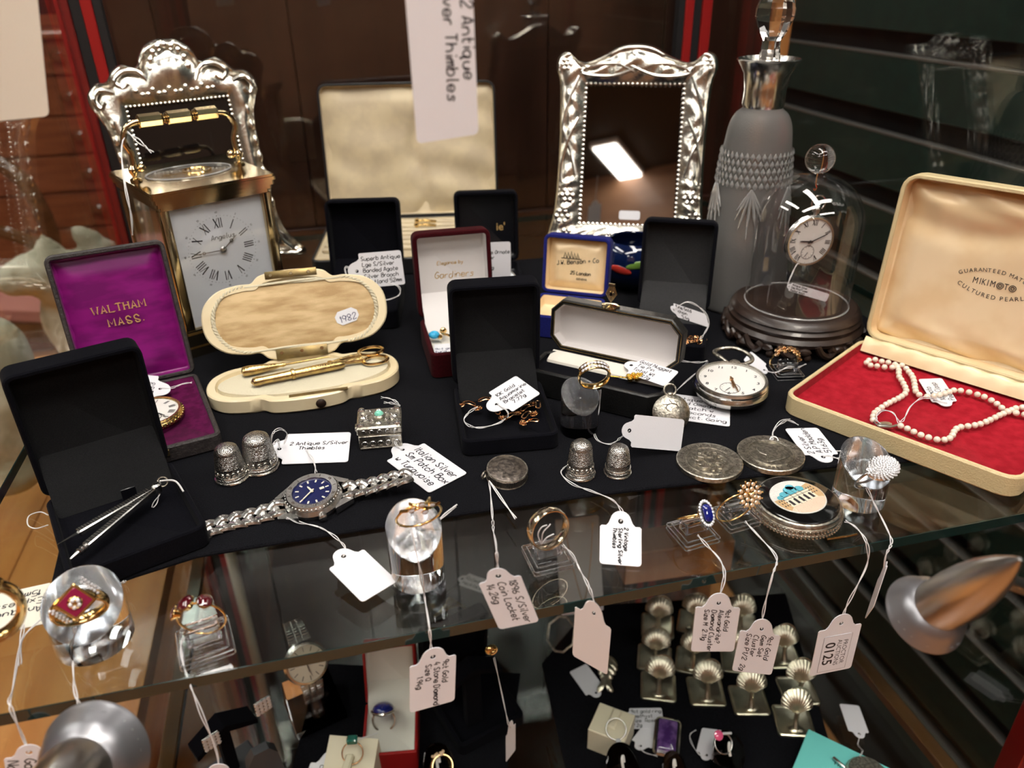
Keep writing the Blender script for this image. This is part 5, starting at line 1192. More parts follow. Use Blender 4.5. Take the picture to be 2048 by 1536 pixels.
r6 = finger_ring('gold nugget ring on a square stand beside the foot of the dome stand', RM(1568, 722, 43.6, -18, -12, -20), .95, .08, 'gold')
nb = MB()
for k in range(44): a = PI/2 + rnd.uniform(-1.1, 1.1); nb.ball((1.08*math.cos(a), 1.08*math.sin(a), rnd.uniform(-.32, .32)), rnd.uniform(.12, .19), 6)
part('nugget_cluster', nb, 'rosegold', r6)
r7 = finger_ring('silver ring with a large domed oval of tiny white stones', RM(1742, 952, 28.2, 8, -26), .85, .08, 'steel')
mm = BM((.1, .9, .1), (1, 0, 0), (0, .2, -.98), (0, .98, .2)); pv_ = MB()
part('oval_plate', MB().ball((0, 0, 0), (1.08, .68, .32), 24, mm), 'pave', r7)
for k in range(130):
    u = math.sqrt((k + .5) / 130); a = k * 2.39996; x, y = 1.04 * u * math.cos(a), .65 * u * math.sin(a); pv_.gem((x, y, .32 * math.sqrt(max(0, 1 - u * u)) + .02), .075, .09, 6, mm)
part('stone_paving', pv_, 'diamond', r7)
r8 = finger_ring('heavy gold ring with a square red and white stone top on the low clear cylinder', RM(160, 1216, 27.6, 15, -24), 1.0, .14, 'gold', flat=1.8)
mm = BM((-.1, .95, .35), (1, 0, 0), (0, 1, 0), (0, 0, 1)); mm = BM((0, 1.0, .2), (math.cos(.6), math.sin(.6) * .75, -math.sin(.6) * .66), (-math.sin(.6), math.cos(.6) * .75, -math.cos(.6) * .66), (0, .66, .75)) @ Matrix.Diagonal((.8, .8, .8, 1))
part('square_top', MB().outl([(rr(1.45, 1.45, .1, .15), -.3), (rr(1.45, 1.45, .1), 0), (rr(1.35, 1.35, .1), .06)], mm), 'gold', r8)
part('ruby_inlay', MB().outl([(rr(1.15, 1.15, .06), .06), (rr(1.1, 1.1, .06), .1)], mm), 'ruby', r8)
part('centre_setting', MB().ball((0, 0, .12), (.36, .36, .16), 12, mm), 'gold', r8)
d = MB(); 
for k in range(5): d.gem((.2*math.cos(k*1.26), .2*math.sin(k*1.26), .24), .11, .12, 7, mm)
for sx in (-1, 1):
    for k in range(12): d.gem((sx*(.92 + .16*(k % 2)), -.55 + .1*k, -.12 - .1*(k % 2)), .08, .1, 6, mm)
part('diamond', d, 'diamond', r8)
r9 = finger_ring('thin gold ring with three red garnets on a square clear stand', RM(403, 1236, 27.0, -8, -8, 22), 1.0, .05, 'gold')
g1 = MB(); s_ = MB()
for k, q in ((-1, .36), (0, .42), (1, .36)):
    a = PI/2 + k * .72; mm = BM((1.08*math.cos(a), 1.08*math.sin(a), 0), (-math.sin(a), math.cos(a), 0), (0, 0, 1), (math.cos(a), math.sin(a), 0)); g1.gem((0, 0, .08), q * .85, .28, 14, mm); s_.torus(q * .85, .055, 22, 6, mm @ TM(0, 0, .06)); s_.lathe([(q*.5, -.22), (q*.85, .06)], 16, mm, c1=False)
part('garnet', g1, 'garnet', r9); part('setting', s_, 'gold', r9)
r10 = finger_ring('broad gold ring lying on the glass shelf, cut by the edge of the picture', RM(-26, 1226, 26.6, 20, 10), 1.15, .2, 'gold', flat=2.2)
part('signet_top', MB().ball((.2, 1.15, .1), (.7, .25, .55), 14), 'gold', r10)
# ------------------------------------------------------------------ bracelet, chain, tie pin, earring
def boxed(b): return b.matrix_world
bw = [P(*q, 1.0) for q in ((922, 812), (938, 814), (955, 817), (970, 806), (984, 812), (992, 828), (1006, 836), (1024, 838), (1036, 826), (1052, 822), (1066, 808), (1076, 815), (1068, 828), (1054, 836), (1046, 846), (1064, 850))]
bw = [(p + Vector((0, 0, .25 * (i % 2)))) for i, p in enumerate(bw)]
O_ = bw[7]; bc = thing('bracelet', 'gold filigree link bracelet coiled in the open black velvet box', 'bracelet', TM(*O_))
for i in range(0, len(bw)):
    p = bw[i] - O_; q = (bw[min(i+1, len(bw)-1)] - bw[max(i-1, 0)]).normalized(); y = Vector((0, 0, 1)).cross(q).normalized(); mm = BM(p, q, y, q.cross(y)); mb = MB()
    if i % 2 == 0: mb.torus(.28, .05, 16, 6, mm, squash=.7); [mb.ball((.2*math.cos(k*1.05), .14*math.sin(k*1.05), .06), .08, 6, mm) for k in range(6)]; mb.ball((0, 0, .08), .12, 8, mm)
    else: mb.tube(crom([mm @ Vector(v_) for v_ in ((-.4, .12, 0), (0, .14, .12), (.4, .12, 0), (.42, -.12, 0), (0, -.14, .1), (-.4, -.12, 0))], 4, True), .045, 6, True)
    part('bracelet_link', mb, 'rosegold', bc)
part('clasp_ring', MB().torus(.13, .04, 14, 6, TM(*(P(920, 812, .95) - O_))), 'gold', bc)
O_ = P(1385, 682, 1.1); gc = thing('gold_chain', 'gold curb chain coiled in the grey lined black box beside the dome', 'chain', TM(*O_))
for k in range(22):
    a = k * .62; p = Vector((1.0 * math.cos(a * .9) * (1 - k * .014), .35 * math.sin(a * .9), .08 * (k % 3)))
    part('chain_link', MB().torus(.16, .045, 14, 6, TM(p.x, p.y, p.z, k * 50, 60 if k % 2 else 10)), 'rosegold', gc)
p0 = P(1218, 752, 1.75); p1 = P(1272, 757, 1.9); tpn = thing('tie_pin', 'gold nugget tie pin resting in the eight-sided black case', 'tie pin', TM(*p1))
part('pin', MB().tube([p0 - p1, Vector((0, 0, 0))], .05, 6), 'brightgold', tpn); nb = MB()
for k in range(16): nb.ball((rnd.uniform(-.45, .45), rnd.uniform(-.22, .22), rnd.uniform(-.1, .22)), rnd.uniform(.12, .22), 7)
part('nugget', nb, 'brightgold', tpn)
O_ = P(880, 672, 1.7); er_ = thing('earring', 'gold earring with a blue turquoise drop in the burgundy box', 'earring', TM(*O_))
b = MB(); 
b.ball((.35, .55, .15), (.28, .2, .28), 10); b.tube(crom([(.35, .45, .1), (.2, .1, .15), (.55, -.15, .1), (.75, -.2, 0)], 5), .1, 8); b.ball((-.05, -.35, .1), .2, 8)
part('gold_mount', b, 'gold', er_); part('turquoise_stone', MB().ball((-.45, -.15, .22), (.42, .38, .3), 14), 'turqblue', er_)
for k in range(5): b.ball((-.45 + .4*math.cos(k*1.25 + 3.6), -.15 + .38*math.sin(k*1.25+3.6), .15), .07, 6)
# ------------------------------------------------------------------ pearls
S_ = 2.2575
def zp(q): return (1540 + q[0] / S_, 340 + q[1] / S_)
def strand(pts, z=.93): return [P(*zp(q), z) for q in pts]
sA = strand([(465, 1128), (470, 1100), (500, 1075), (540, 1050), (590, 1025), (615, 1000), (600, 960), (582, 930), (580, 898), (556, 874), (510, 866), (470, 856), (437, 864), (446, 880), (490, 886), (545, 892), (596, 882), (624, 908), (644, 935), (652, 965), (660, 1003), (692, 1022), (740, 1020), (790, 1010), (830, 995), (880, 1000), (930, 1012), (980, 1030), (1030, 1060), (1062, 1086), (1105, 1096), (1160, 1106)])
sB = strand([(590, 1155), (625, 1170), (665, 1190), (710, 1206), (760, 1218), (802, 1216), (822, 1200), (832, 1180), (852, 1163), (900, 1156), (950, 1147), (1000, 1126), (1040, 1106), (1075, 1092), (1110, 1076), (1165, 1070)])
O_ = sA[0]; nk = thing('pearl_necklace', 'double strand of cream pearls lying on the red velvet of the pearl case', 'necklace', TM(*O_))
pm = MB().ball((0, 0, 0), .205, 14).mesh('pearl', 'pearl', 80); npl = 0; rest = MB()
for sp in (sA, sB):
    c = crom(sp, 8); acc = 0; last = c[0]; pos = [c[0]]
    for p in c[1:]:
        if (p - pos[-1]).length >= .415: pos.append(p)
    for p in pos:
        if npl >= 100: rest.ball(tuple(p - O_), .205, 14); continue
        o = bpy.data.objects.new('pearl', pm); COL.objects.link(o); o.parent = nk; o.location = (p - O_) * U; npl += 1
if rest.v: part('pearl', rest, 'pearl', nk, ang=80, kind='stuff')

part('clasp', MB().ball(tuple(P(*zp((515, 1150)), .9) - O_), (.55, .3, .14), 14).tube([P(*zp(q), .92) - O_ for q in ((470, 1140), (490, 1160), (540, 1162), (580, 1150))], .08, 8), 'chainsilver', nk)
# small colourful enamel dish behind the navy box
c = PY(1262, 560, 62); ds = thing('enamel_dish', 'dark blue enamel dish with green and red leaf shapes behind the navy velvet box', 'dish', TM(c.x, c.y, 0, -20, 0))
part('dish', MB().lathe([(.5, 0), (1.4, .1), (2.6, 1.2), (3.0, 2.3), (3.05, 3.3), (2.7, 4.2), (2.2, 4.6), (2.1, 4.5), (2.6, 4.0)], 36, c1=False), 'enamelblue', ds)
for nm, m_, zc, sx in (('green_leaf', 'enamelgreen', 3.1, .35), ('red_leaf', 'enamelred', 2.6, -.35)):
    part(nm, MB().ball((0, 0, 0), (1.0, .1, .35), 14, Matrix.Rotation(rad(-8 + sx * 20), 4, 'Z') @ TM(sx, -2.98, zc, 0, 0, 12 * (1 if sx < 0 else -1))), m_, ds)
# ------------------------------------------------------------------ price tags on the upper shelf
HY = 24.7      # tags that hang over the shelf's front edge
def h3(a, b, c, y=HY): return PY(*a, y), PY(*b, y), PY(*c, y)
def z3(a, b, c, za=.06, zb=.06, zc=.06): return P(*a, za), P(*b, zb), P(*c, zc)
SE = lambda px, py, z=GZ + .08: P(px, py, z)
tag('hanging white card tag reading 1896 coin locket in front of the shelf edge', *h3((1041, 1150), (957, 1166), (1078, 1242)), ['1896 S/Silver', 'Coin Locket', '14.26g'], [[PY(995, 1135, 24.9), PY(992, 1090, 25.4), P(987, 1062, .0), P(985, 1035, .12), P(981, 985, .12), P(978, 962, .4)]])
tag('white card tag reading vintage sterling thimbles leaning on the mat front', P(1283, 1055, 1.2), P(1200, 1049, 1.2), P(1283, 1134, GZ + .1), ['2 Vintage', 'Sterling Silver', 'Thimbles'], [[P(1245, 1025, 1.3), P(1225, 1000, .35), P(1185, 983, .12), P(1145, 968, .1), P(1122, 945, .1), P(1138, 928, .15)]])
tag('blank white card tag tied to the steel wristwatch on the glass below it', P(727, 1099, .5), P(657, 1138, .5), P(795, 1163, GZ + .35), None, [[P(690, 1095, .5), P(672, 1075, .2), P(640, 1055, .15), P(600, 1045, .1), P(573, 1036, .4)]])
tag('blank white card tag standing against the engraved silver locket', PY(1269, 829, 36.0), PY(1261, 894, 35.4), PY(1369, 839, 36.0), None, [[P(1245, 872, .8), P(1222, 888, .15), P(1195, 880, .1), P(1188, 855, .2), P(1198, 820, .9), P(1200, 780, 2.4)]])
tag('small white card tag reading gold nugget tie pin in the eight-sided case', P(1282, 719, 2.3), P(1253, 747, 2.0), P(1358, 744, 2.3), ['Gold Nugget', 'Tie Pin', 'Total Wt', '     .87g'])
tag('white card tag reading gold and aquamarine bracelet in the black velvet box', P(977, 786, 1.6), P(1025, 824, 1.5), P(1032, 752, 2.0), ['10K Gold +', 'Aquamarine', 'Bracelet', '   7.77g'], [[P(1010, 818, 1.6), P(1016, 830, 1.3), P(1000, 845, 1.0), P(965, 855, .95), P(940, 852, .95), P(928, 840, 1.0), P(938, 825, 1.1), P(955, 814, 1.2)]])
tag('white card tag partly under the large silver pocket watch', *z3((1345, 788), (1338, 837), (1460, 803)), ['Antique Silver', 'Gold Omega', '    Watch w', '    Seconds', '    Exct. Going'], [[P(1345, 790, .12), P(1370, 765, .15), P(1405, 735, .3), P(1415, 722, .9), P(1400, 725, .8), P(1365, 722, .2), P(1358, 716, .2)]])
tag('white card tag for two silver medals lying by the pearl case', *z3((1608, 911), (1677, 909), (1569, 858), .06, .06, .3), ['2 Silver', 'A.P Madden', '51.63g'], [[P(1655, 912, .1), P(1680, 917, .1), P(1694, 908, .1), P(1690, 902, .1), P(1672, 903, .1)]])
ms = P(1545, 880, .35); so = thing('string_tie', 'white thread tied through the loop of the silver medal', 'string', TM(*ms))
cord(so, [ms, P(1548, 860, .5), P(1565, 845, .6), P(1580, 842, .3), P(1597, 850, .1)], O=ms); cord(so, [ms, P(1546, 862, .7), P(1560, 842, 1.0), P(1580, 838, .5)], O=ms, double=False)
tag('white card tag reading silver patch box in front of the turquoise box', *z3((848, 887), (773, 922), (935, 947)), ['Italian Silver', 'Sm Patch Box', 'w Turquoise'], [[P(793, 890, .3), P(788, 870, .8), P(790, 858, 1.7)]])
pb_o = P(770, 808, 1.85); so = thing('string_tie', 'knotted white thread ends on the back of the silver patch box', 'string', TM(*pb_o))
cord(so, [P(800, 812, 1.75), P(790, 802, 2.1), P(775, 796, 2.2), P(762, 795, 2.0)], O=pb_o); cord(so, [P(800, 812, 1.75), P(782, 806, 2.1), P(768, 805, 1.9)], O=pb_o)
tag('white card tag reading antique silver thimbles leaning by the two thimbles', P(575, 869, .5), P(563, 929, .12), P(702, 865, .4), [' 2 Antique S/Silver', '     Thimbles', ''], [[P(556, 880, 1.0), P(544, 890, 1.3), P(545, 868, 2.2), P(560, 858, 2.2), P(574, 868, 1.4), P(568, 888, .8)]])
wo = P(632, 945, .9); so = thing('string_tie', 'single white thread between the thimbles tag and the blue dialled wristwatch', 'string', TM(*wo))
cord(so, [P(613, 900, .4), P(625, 918, .5), P(630, 932, .7), wo], O=wo)
tag('hanging card tag reading 4 stone diamond below the gold crossover ring', *h3((912, 1308), (819, 1333), (909, 1400)), ['9ct Gold', '4 Stone Diamond', 'Size Q', '     1.94g'], [[PY(862, 1295, 24.8), PY(858, 1250, 25.0), SE(850, 1200), PY(842, 1150, 26.9), PY(830, 1095, 26.9), PY(822, 1055, 27.2)]])
tag('blank pinkish card tag hanging below the plain band ring', *h3((1222, 1256), (1150, 1212), (1214, 1349)), None, [[PY(1188, 1205, 24.9), PY(1176, 1170, 25.3), SE(1160, 1140), P(1145, 1110, .3), P(1125, 1090, .8)]], m='tagback')
tag('hanging card tag reading alexandrite and diamond cluster below the sapphire ring', *h3((1480, 1215), (1391, 1213), (1467, 1302)), ['9ct Gold', 'Alexandrite? +', 'Diamond Cluster', 'Size M  2.11g'], [[PY(1440, 1190, 24.8), PY(1449, 1150, 25.1), P(1440, 1120, GZ + .1), P(1415, 1092, .2), P(1395, 1070, .5)]])
tag('hanging card tag reading gem set cluster below the champagne stone ring', *h3((1561, 1271), (1480, 1260), (1542, 1349)), ['9ct Gold', 'Gem Set', 'Cluster', 'Size P1/2  2g'], [[PY(1524, 1240, 24.8), PY(1532, 1200, 24.9), PY(1545, 1150, 25.0), P(1553, 1115, GZ + .1), P(1520, 1075, .15), P(1490, 1043, .5)]])
o, m_, O_, L_, W_ = tag('hanging white card tag with a printed auction label below the mosaic box', *h3((1723, 1246), (1637, 1262), (1701, 1335)), None, [[PY(1692, 1215, 24.8), PY(1715, 1170, 24.9), PY(1735, 1125, 25.2), P(1733, 1085, .0), P(1712, 1055, .3), P(1690, 1042, .5)]])
lm = m_ @ TM(L_ * .55, -.02, .037)
sl = part('auction_label', MB().outl([(rr(L_ * .78, W_ * .66, .1), 0), (rr(L_ * .78, W_ * .66, .1), .02)], lm), 'paper', o)
t = MB(); type_mb(t, 'PROCTOR', W_ * .15, lm @ TM(0, W_ * .20, .025)); type_mb(t, 'AUCTIONS', W_ * .15, lm @ TM(0, W_ * .06, .025)); type_mb(t, '0125', W_ * .33, lm @ TM(0, -W_ * .16, .025), bold=.015)
b_ = [(-L_*.39, -W_*.33), (L_*.39, -W_*.33), (L_*.39, W_*.33), (-L_*.39, W_*.33), (-L_*.39, -W_*.33)]; t.ribbon(b_, .02, .024, lm)
part('printed_lettering', t, 'ink', sl)
tag('blank white card tag seen edge on, hanging from the paved oval ring', PY(1776, 1130, 24.6), PY(1757, 1158, 25.2), PY(1748, 1214, 24.4), None, [[PY(1772, 1110, 24.9), PY(1783, 1085, 25.2), SE(1775, 1060, -.1), P(1750, 1010, .7), P(1733, 975, 1.6)]])
tag('cream card tag lying on the glass at the edge of the picture, writing upside down', *z3((97, 1246), (103, 1166), (-40, 1278), GZ + .05, GZ + .05, GZ + .05), ['', ' Antique', ' Express/', ' 15m'], [[P(120, 1210, GZ + .1), P(50, 1270, GZ + .08), P(40, 1330, GZ + .06)]], m='creampaper')
tag('hanging card tag with three short lines of writing at the bottom edge of the picture', *h3((110, 1506), (8, 1516), (122, 1610)), ['Vintage', 'Gold', 'No.'], [[PY(48, 1480, 24.9), PY(20, 1410, 25.1), SE(25, 1380), P(40, 1290, -.1), P(48, 1250, -.05)]])
tag('blank hanging card tag tied to the square red stone ring', *h3((243, 1500), (137, 1523), (262, 1600)), [' Gold', '', ''], [[PY(190, 1480, 24.9), PY(155, 1400, 25.1), SE(147, 1350), P(146, 1290, .7), P(150, 1255, 2.0)]], ink='greyink')
ct = P(245, 1165, GZ + .1); so = thing('string_tie', 'loose white thread end behind the low clear cylinder', 'string', TM(*ct)); cord(so, [P(222, 1180, .3), ct, P(250, 1163, .1)], O=ct)
q = PY(437, 1475, 24.7)
tag('white card tag below the garnet ring, cut by the bottom edge', *h3((480, 1545), (395, 1548), (480, 1640)), None, [[PY(432, 1500, 24.8), PY(400, 1420, 25.0), SE(370, 1340), P(362, 1290, .2), P(375, 1268, .4)]])
tag('small white card tag standing in the grey lined box with the gold chain', PY(1346, 606, 48.5), PY(1354, 634, 48.2), PY(1411, 628, 48.5), ['fine Gold', ' chain', '   5.4g'], [[PY(1375, 604, 48.0), PY(1405, 620, 47.6), PY(1418, 645, 47.4), PY(1408, 668, 47.3), PY(1400, 678, 47.3)]])
tag('white card tag with five written lines in front of the black brooch box', PY(716, 507, 57.5), PY(727, 576, 57.0), PY(801, 500, 57.5), ['Superb Antique', 'Lge S/Silver +', 'Banded Agate', 'Silver Brooch', 'Scotland 52mm'], [[PY(690, 535, 57.6), PY(703, 570, 57.0), PY(735, 592, 56.5), PY(770, 600, 56.2), PY(798, 590, 56.3), PY(797, 573, 56.4), PY(775, 565, 56.8)]])
tag('white card tag half hidden behind the burgundy box lid', PY(948, 486, 60.6), PY(950, 556, 60.4), PY(1021, 483, 60.6), ['Antique Ornate', 'S/Silver', ' watch', '  28.49g'])
tag('small white card tag hanging from the pocket watch inside the glass dome', PY(1583, 565, 47.4), PY(1576, 581, 47.4), PY(1659, 588, 47.0), ['Antique Silver', 'Key Wind Fusee', 'Pocket Watch'], [[PY(1577, 565, 47.6), PY(1590, 535, 48.0), PY(1597, 526, 48.3)]], kw=dict(w=.035))
tag('small white card tag under the pearl strand', P(1864, 805, .75), P(1914, 803, .75), P(1836, 759, .75), ['Mikimoto', '14ct Clasp', 'Pearls'], [[P(1890, 806, .8), P(1850, 795, 1.1), P(1822, 812, 1.3), P(1808, 838, 1.2), P(1798, 845, 1.1)], ])
pk = P(1780, 835, 1.1); so = thing('string_tie', 'pinkish thread loop tied around the pearl necklace clasp', 'string', TM(*pk)); cord(so, [P(1798, 845, 1.1), P(1785, 825, 1.4), P(1762, 822, 1.3), P(1752, 838, 1.1), P(1762, 848, 1.0)], O=pk)
tag('blank white card tag lying flat behind the gold nugget ring', *z3((1533, 728), (1518, 747), (1502, 702)), None, [[P(1550, 745, .3), P(1575, 735, .8), P(1595, 735, .5), P(1612, 728, .1)]])
tag('white card tag in the purple watch case behind the black velvet box', *z3((305, 803), (318, 753), (255, 798), 1.3, 1.6, 1.3), ['Waltham', 'Gold Fill', 'Going'], [[P(345, 775, 1.5), P(365, 768, 1.4), P(384, 765, 1.4)]])
tag('small white written card lying in the front of the burgundy box', *z3((868, 690), (868, 715), (915, 686), 1.5, 1.5, 1.5), ['9ct gold', 'turq'], ear=False, ink='blueink')
ls = P(70, 1040, .0); so = thing('string_tie', 'loose white thread loop at the side of the black toothpick box', 'string', TM(*ls)); loop(so, [P(96, 1030, .6), P(80, 1024, .3), P(58, 1032, GZ + .1), P(56, 1050, GZ + .1), P(72, 1057, GZ + .1), P(96, 1050, .3)], O=ls)
def ties(label, runs):
    o0 = Vector(runs[0][0]); t = thing('string_tie', label, 'string', TM(*o0))
    for r_ in runs: cord(t, r_, O=o0, double=False, r=.035)
ties('white thread bow knotted through the plain band ring', [[PY(1083, 1088, 28.3), PY(1076, 1070, 28.2), PY(1083, 1055, 28.1), PY(1094, 1050, 28.0)], [PY(1083, 1088, 28.3), PY(1086, 1066, 28.1), PY(1098, 1052, 28.0), PY(1101, 1048, 28.0)], [PY(1083, 1088, 28.3), PY(1094, 1075, 28.2), PY(1108, 1068, 28.2)]])
ties('short white thread end sticking out beside the gold crossover ring', [[P(878, 1040, 2.2), P(890, 1027, 2.3), P(914, 1009, 2.3)], [P(876, 1042, 2.2), P(892, 1030, 2.2), P(912, 1013, 2.2)]])
ties('loose pair of thread ends hanging from the coin locket over the mat edge', [[P(979, 962, .45), P(1000, 990, .12), P(1030, 1038, .1)], [P(979, 963, .45), P(1003, 1000, .12), P(1033, 1036, .1)]])
# big tag hanging from above, close to the viewer
o, m_, O_, L_, W_ = tag('large blurred white tag hanging down the middle from above, reading antique silver thimbles', PY(938, -190, 28.0), PY(797, -175, 28.0), PY(957, 268, 28.0), ['2 Antique', 'S/Silver Thimbles', '', ''], [[PY(865, -300, 28.0), PY(860, -600, 28.2)]], kw=dict(size=.40, x0=1.15, w=.055, al=[26, 0, 0, 0]))
tag('plain cream tag hanging at the upper corner beside the red cabinet post', PY(60, -160, 34), PY(-120, -150, 34), PY(99, 232, 34), None, [[PY(-30, -250, 34), PY(-30, -500, 34.2)]], m='creampaper')
# ------------------------------------------------------------------ lower level
LG = LZ + .2
def lowpt(px, py, z=LG): return P(px, py, z)
# shell card holders
hold = thing('card_holder', 'silver shell card holder', 'card holder', TM(0, 0, 0), 'silver shell card holders')
part('base_plate', MB().outl([(rr(3.3, 3.3, .35, .05), 0), (rr(3.3, 3.3, .35), .12), (rr(3.3, 3.3, .35), .3), (rr(3.3, 3.3, .35, .12), .36), (rr(3.3, 3.3, .35, .3), .25)]), 'nickel', hold)
st_ = MB().tube(crom([(0, -1.0, .3), (0, -.75, .7), (0, -.5, 1.2), (0, -.35, 1.9)], 4), [.32 - .012 * i for i in range(13)], 8); st_.ball((0, -1.0, .35), (.75, .35, .2), 10); st_.ball((0, -.4, 1.75), .24, 8); st_.ball((.3, -.3, 1.9), .16, 8); st_.ball((-.3, -.3, 1.9), .16, 8)
part('stem', st_, 'nickel', hold)
def shell(u, v):
    f = rad(64) * (u * 2 - 1); rm = 2.05 * math.cos(f * .78) * (1 + .025 * abs(math.sin(u * PI * 13))); r_ = .1 + rm * v
    b_ = -.45 * math.sin(PI * v * .8) + .07 * abs(math.sin(u * PI * 13)) * (.2 + v) + .2 * v; h_ = r_ * math.cos(f)
    return (r_ * math.sin(f) * 1.05, -.45 + b_ * .75 + h_ * .6, 1.75 + h_ * .8 - b_ * .6)
part('shell', MB().grid(52, 8, shell), 'nickel', hold, ang=70)
part('wire_ring', MB().torus(.95, .07, 28, 6, TM(.25, .55, 2.7, 0, 70)).tube(crom([(.25, .6, 1.8), (.15, .3, 1.2), (.2, .2, .3)], 4), .07, 6), 'nickel', hold)
rows = [('back row', [(1322, 1268, 4), (1395, 1262, -4), (1487, 1264, 0), (1572, 1328, 14)]), ('middle row', [(1316, 1334, 2), (1393, 1340, -2), (1485, 1338, 4), (1605, 1400, 14)]), ('front row', [(1324, 1392, 4), (1420, 1402, 10), (1507, 1420, 12), (1597, 1462, 8)])]
first = True; nth = ['first', 'second', 'third', 'fourth']
for rn, ps in rows:
    for k, (px, py, rz) in enumerate(ps):
        c = lowpt(px, py); mm = TM(c.x, c.y + .9, LG, rz - 27)
        lb = 'silver scallop shell card holder, %s, %s counting from the leaf brooch' % (rn, nth[k])
        if first: hold.matrix_world = scaleM(mm); hold['label'] = lb; first = False
        else: dup(hold, mm, lb)
# cream cube with diamond ring
cu = thing('ring_cube', 'cream leather ring cube holding a diamond solitaire ring', 'ring stand', TM(18.6, 41.6, LG, -39.5))
part('cube', MB().outl([(rr(3.3, 3.1, .1), 0), (rr(3.3, 3.1, .1), 2.4), (rr(3.3, 3.1, .1, .08), 2.48)]), 'creamcube', cu)
part('ring_tongue', MB().box((.1, .3, 2.6), (.8, 2.0, .3), .12), 'creamcube', cu)
c = P(1232, 1458, LG + 2.9)
r_ = finger_ring('silver solitaire ring with a white stone on the cream cube', TM(c.x, c.y, c.z, -20, 35), .85, .06, 'steel'); part('diamond', MB().gem((.2, -.95, .1), .24, .25, 10), 'diamond', r_)
c = lowpt(1333, 1482); am = thing('amethyst_pendant', 'oblong purple amethyst in a pale metal frame lying on the black felt', 'pendant', TM(c.x, c.y, LG, -28, 12))
part('frame', MB().outl([(rr(2.3, 3.5, .5, .1), .0), (rr(2.3, 3.5, .5), .2), (rr(2.3, 3.5, .5), .75), (rr(2.3, 3.5, .5, .15), .9), (rr(2.3, 3.5, .5, .4), .85)]), 'silver', am)
part('stone', MB().outl([(rr(1.7, 2.9, .2), .8), (rr(1.7, 2.9, .2, .05), 1.1), (rr(1.7, 2.9, .2, .25), 1.25)]), 'amethyst', am)
tag('small written white tag above the amethyst pendant', *z3((1258, 1417), (1262, 1458), (1323, 1416), LG + .3, LG + .3, LG + .3), ['9ct gold ring', 'Amethyst', 'Size  Rose', '7.2g'], ink='greyink', kw=dict(w=.06))
tag('blank white tag tucked under the amethyst pendant', *z3((1304, 1497), (1263, 1480), (1330, 1462), LG + .3, LG + .3, LG + .3), None, [[P(1275, 1492, LG + .3), P(1290, 1505, LG + .3), P(1315, 1512, LG + .3)]])
def small_cyl(label, px, py, R, h, yaw=0, sl=.9):
    c = lowpt(px, py); t = thing('ring_stand', label, 'ring stand', TM(c.x, c.y, LG, yaw)); n = 40
    tp_ = [(R*math.cos(2*PI*k/n), R*math.sin(2*PI*k/n), h + sl * math.sin(2*PI*k/n)) for k in range(n)]
    part('body', MB().loft([circ3(R*.98, 0, n), circ3(R, .04, n), tp_, [(x*.9, y*.9, z + .05) for x, y, z in tp_]]), 'acrylic', t)
    part('ring_clip', MB().tube(crom([(-.1, -.4, h - .1), (-.1, 0, h + .5), (.1, .3, h + .6), (.1, 0, h + .2)], 4), .12, 8), 'enamel', t)
    return c
c = small_cyl('clear acrylic ring cylinder holding the pink stone ring', 1452, 1535, 1.35, 2.2, 0)
q = P(1447, 1487, LG + 2.9); r_ = finger_ring('ring with a pink stone and small white stones on a clear cylinder', TM(q.x, q.y, q.z, 10, 40), .8, .06, 'steel'); part('pink_stone', MB().gem((-.25, .75, .2), .42, .3, 10), 'pinkstone', r_)
d = MB(); [d.gem((.25 + .16 * k, .72 - .05 * k, .2), .12, .12, 6) for k in range(5)]; part('diamond', d, 'diamond', r_)
tag('blank white tag with a thread loop beside the pink stone ring', *z3((1436, 1509), (1392, 1503), (1447, 1461), LG + .4, LG + .4, LG + .8), None, [[P(1400, 1510, LG + .3), P(1385, 1490, LG + .2), P(1380, 1470, LG + .2), P(1392, 1460, LG + .3)]])
small_cyl('clear acrylic ring cylinder cut by the bottom edge, near the cream cube', 1243, 1560, 1.4, 2.1)
small_cyl('small grey rounded acrylic stand cut by the bottom edge, below the amethyst', 1345, 1562, 1.0, 1.7)
c = small_cyl('clear acrylic ring cylinder with a chunky gold ring at the bottom edge', 880, 1562, 1.35, 2.2)
q = P(884, 1532, LG + 2.6); r_ = finger_ring('chunky gold ring with white stones on a clear cylinder at the bottom edge', TM(q.x, q.y, q.z, 15, 40), .85, .12, 'gold', flat=2)
d = MB(); [d.gem((rnd.uniform(-.5, .5), .9 + rnd.uniform(-.1, .1), rnd.uniform(-.3, .3)), .13, .13, 6) for k in range(18)]; part('diamond', d, 'champagne', r_)
# leaf brooch and its card
c = lowpt(1212, 1362); lb = thing('leaf_brooch', 'silver brooch shaped like a curling oak leaf on the black felt', 'brooch', TM(c.x, c.y, LG + .3, -15))
mb = MB(); mb.tube(crom([(.5, 2.4, .3), (.2, 1.0, .5), (-.1, -.5, .5), (.1, -1.6, .3)], 5), .16, 8)
for k in range(7):
    for sx in (-1, 1): mb.ball((0, 0, 0), (.60, .30, .18), 10, TM(.3 - .09 * k + sx * (.35 + .25 * math.sin(k * .9 + 1)), 1.7 - .5 * k, .4, -sx * 50, 0, sx * 25))
part('leaf', mb, 'nickel', lb)
tag('small blank white tag beside the silver leaf brooch', *z3((1207, 1373), (1172, 1391), (1173, 1327), LG + .3, LG + .3, LG + .3), None)
c = lowpt(1122, 1285); oc_ = thing('glass_pendant', 'eight-sided clear pendant with a grey metal rim beside the blank pinkish tag', 'pendant', TM(c.x, c.y, LG + 1.2, -25, 35))
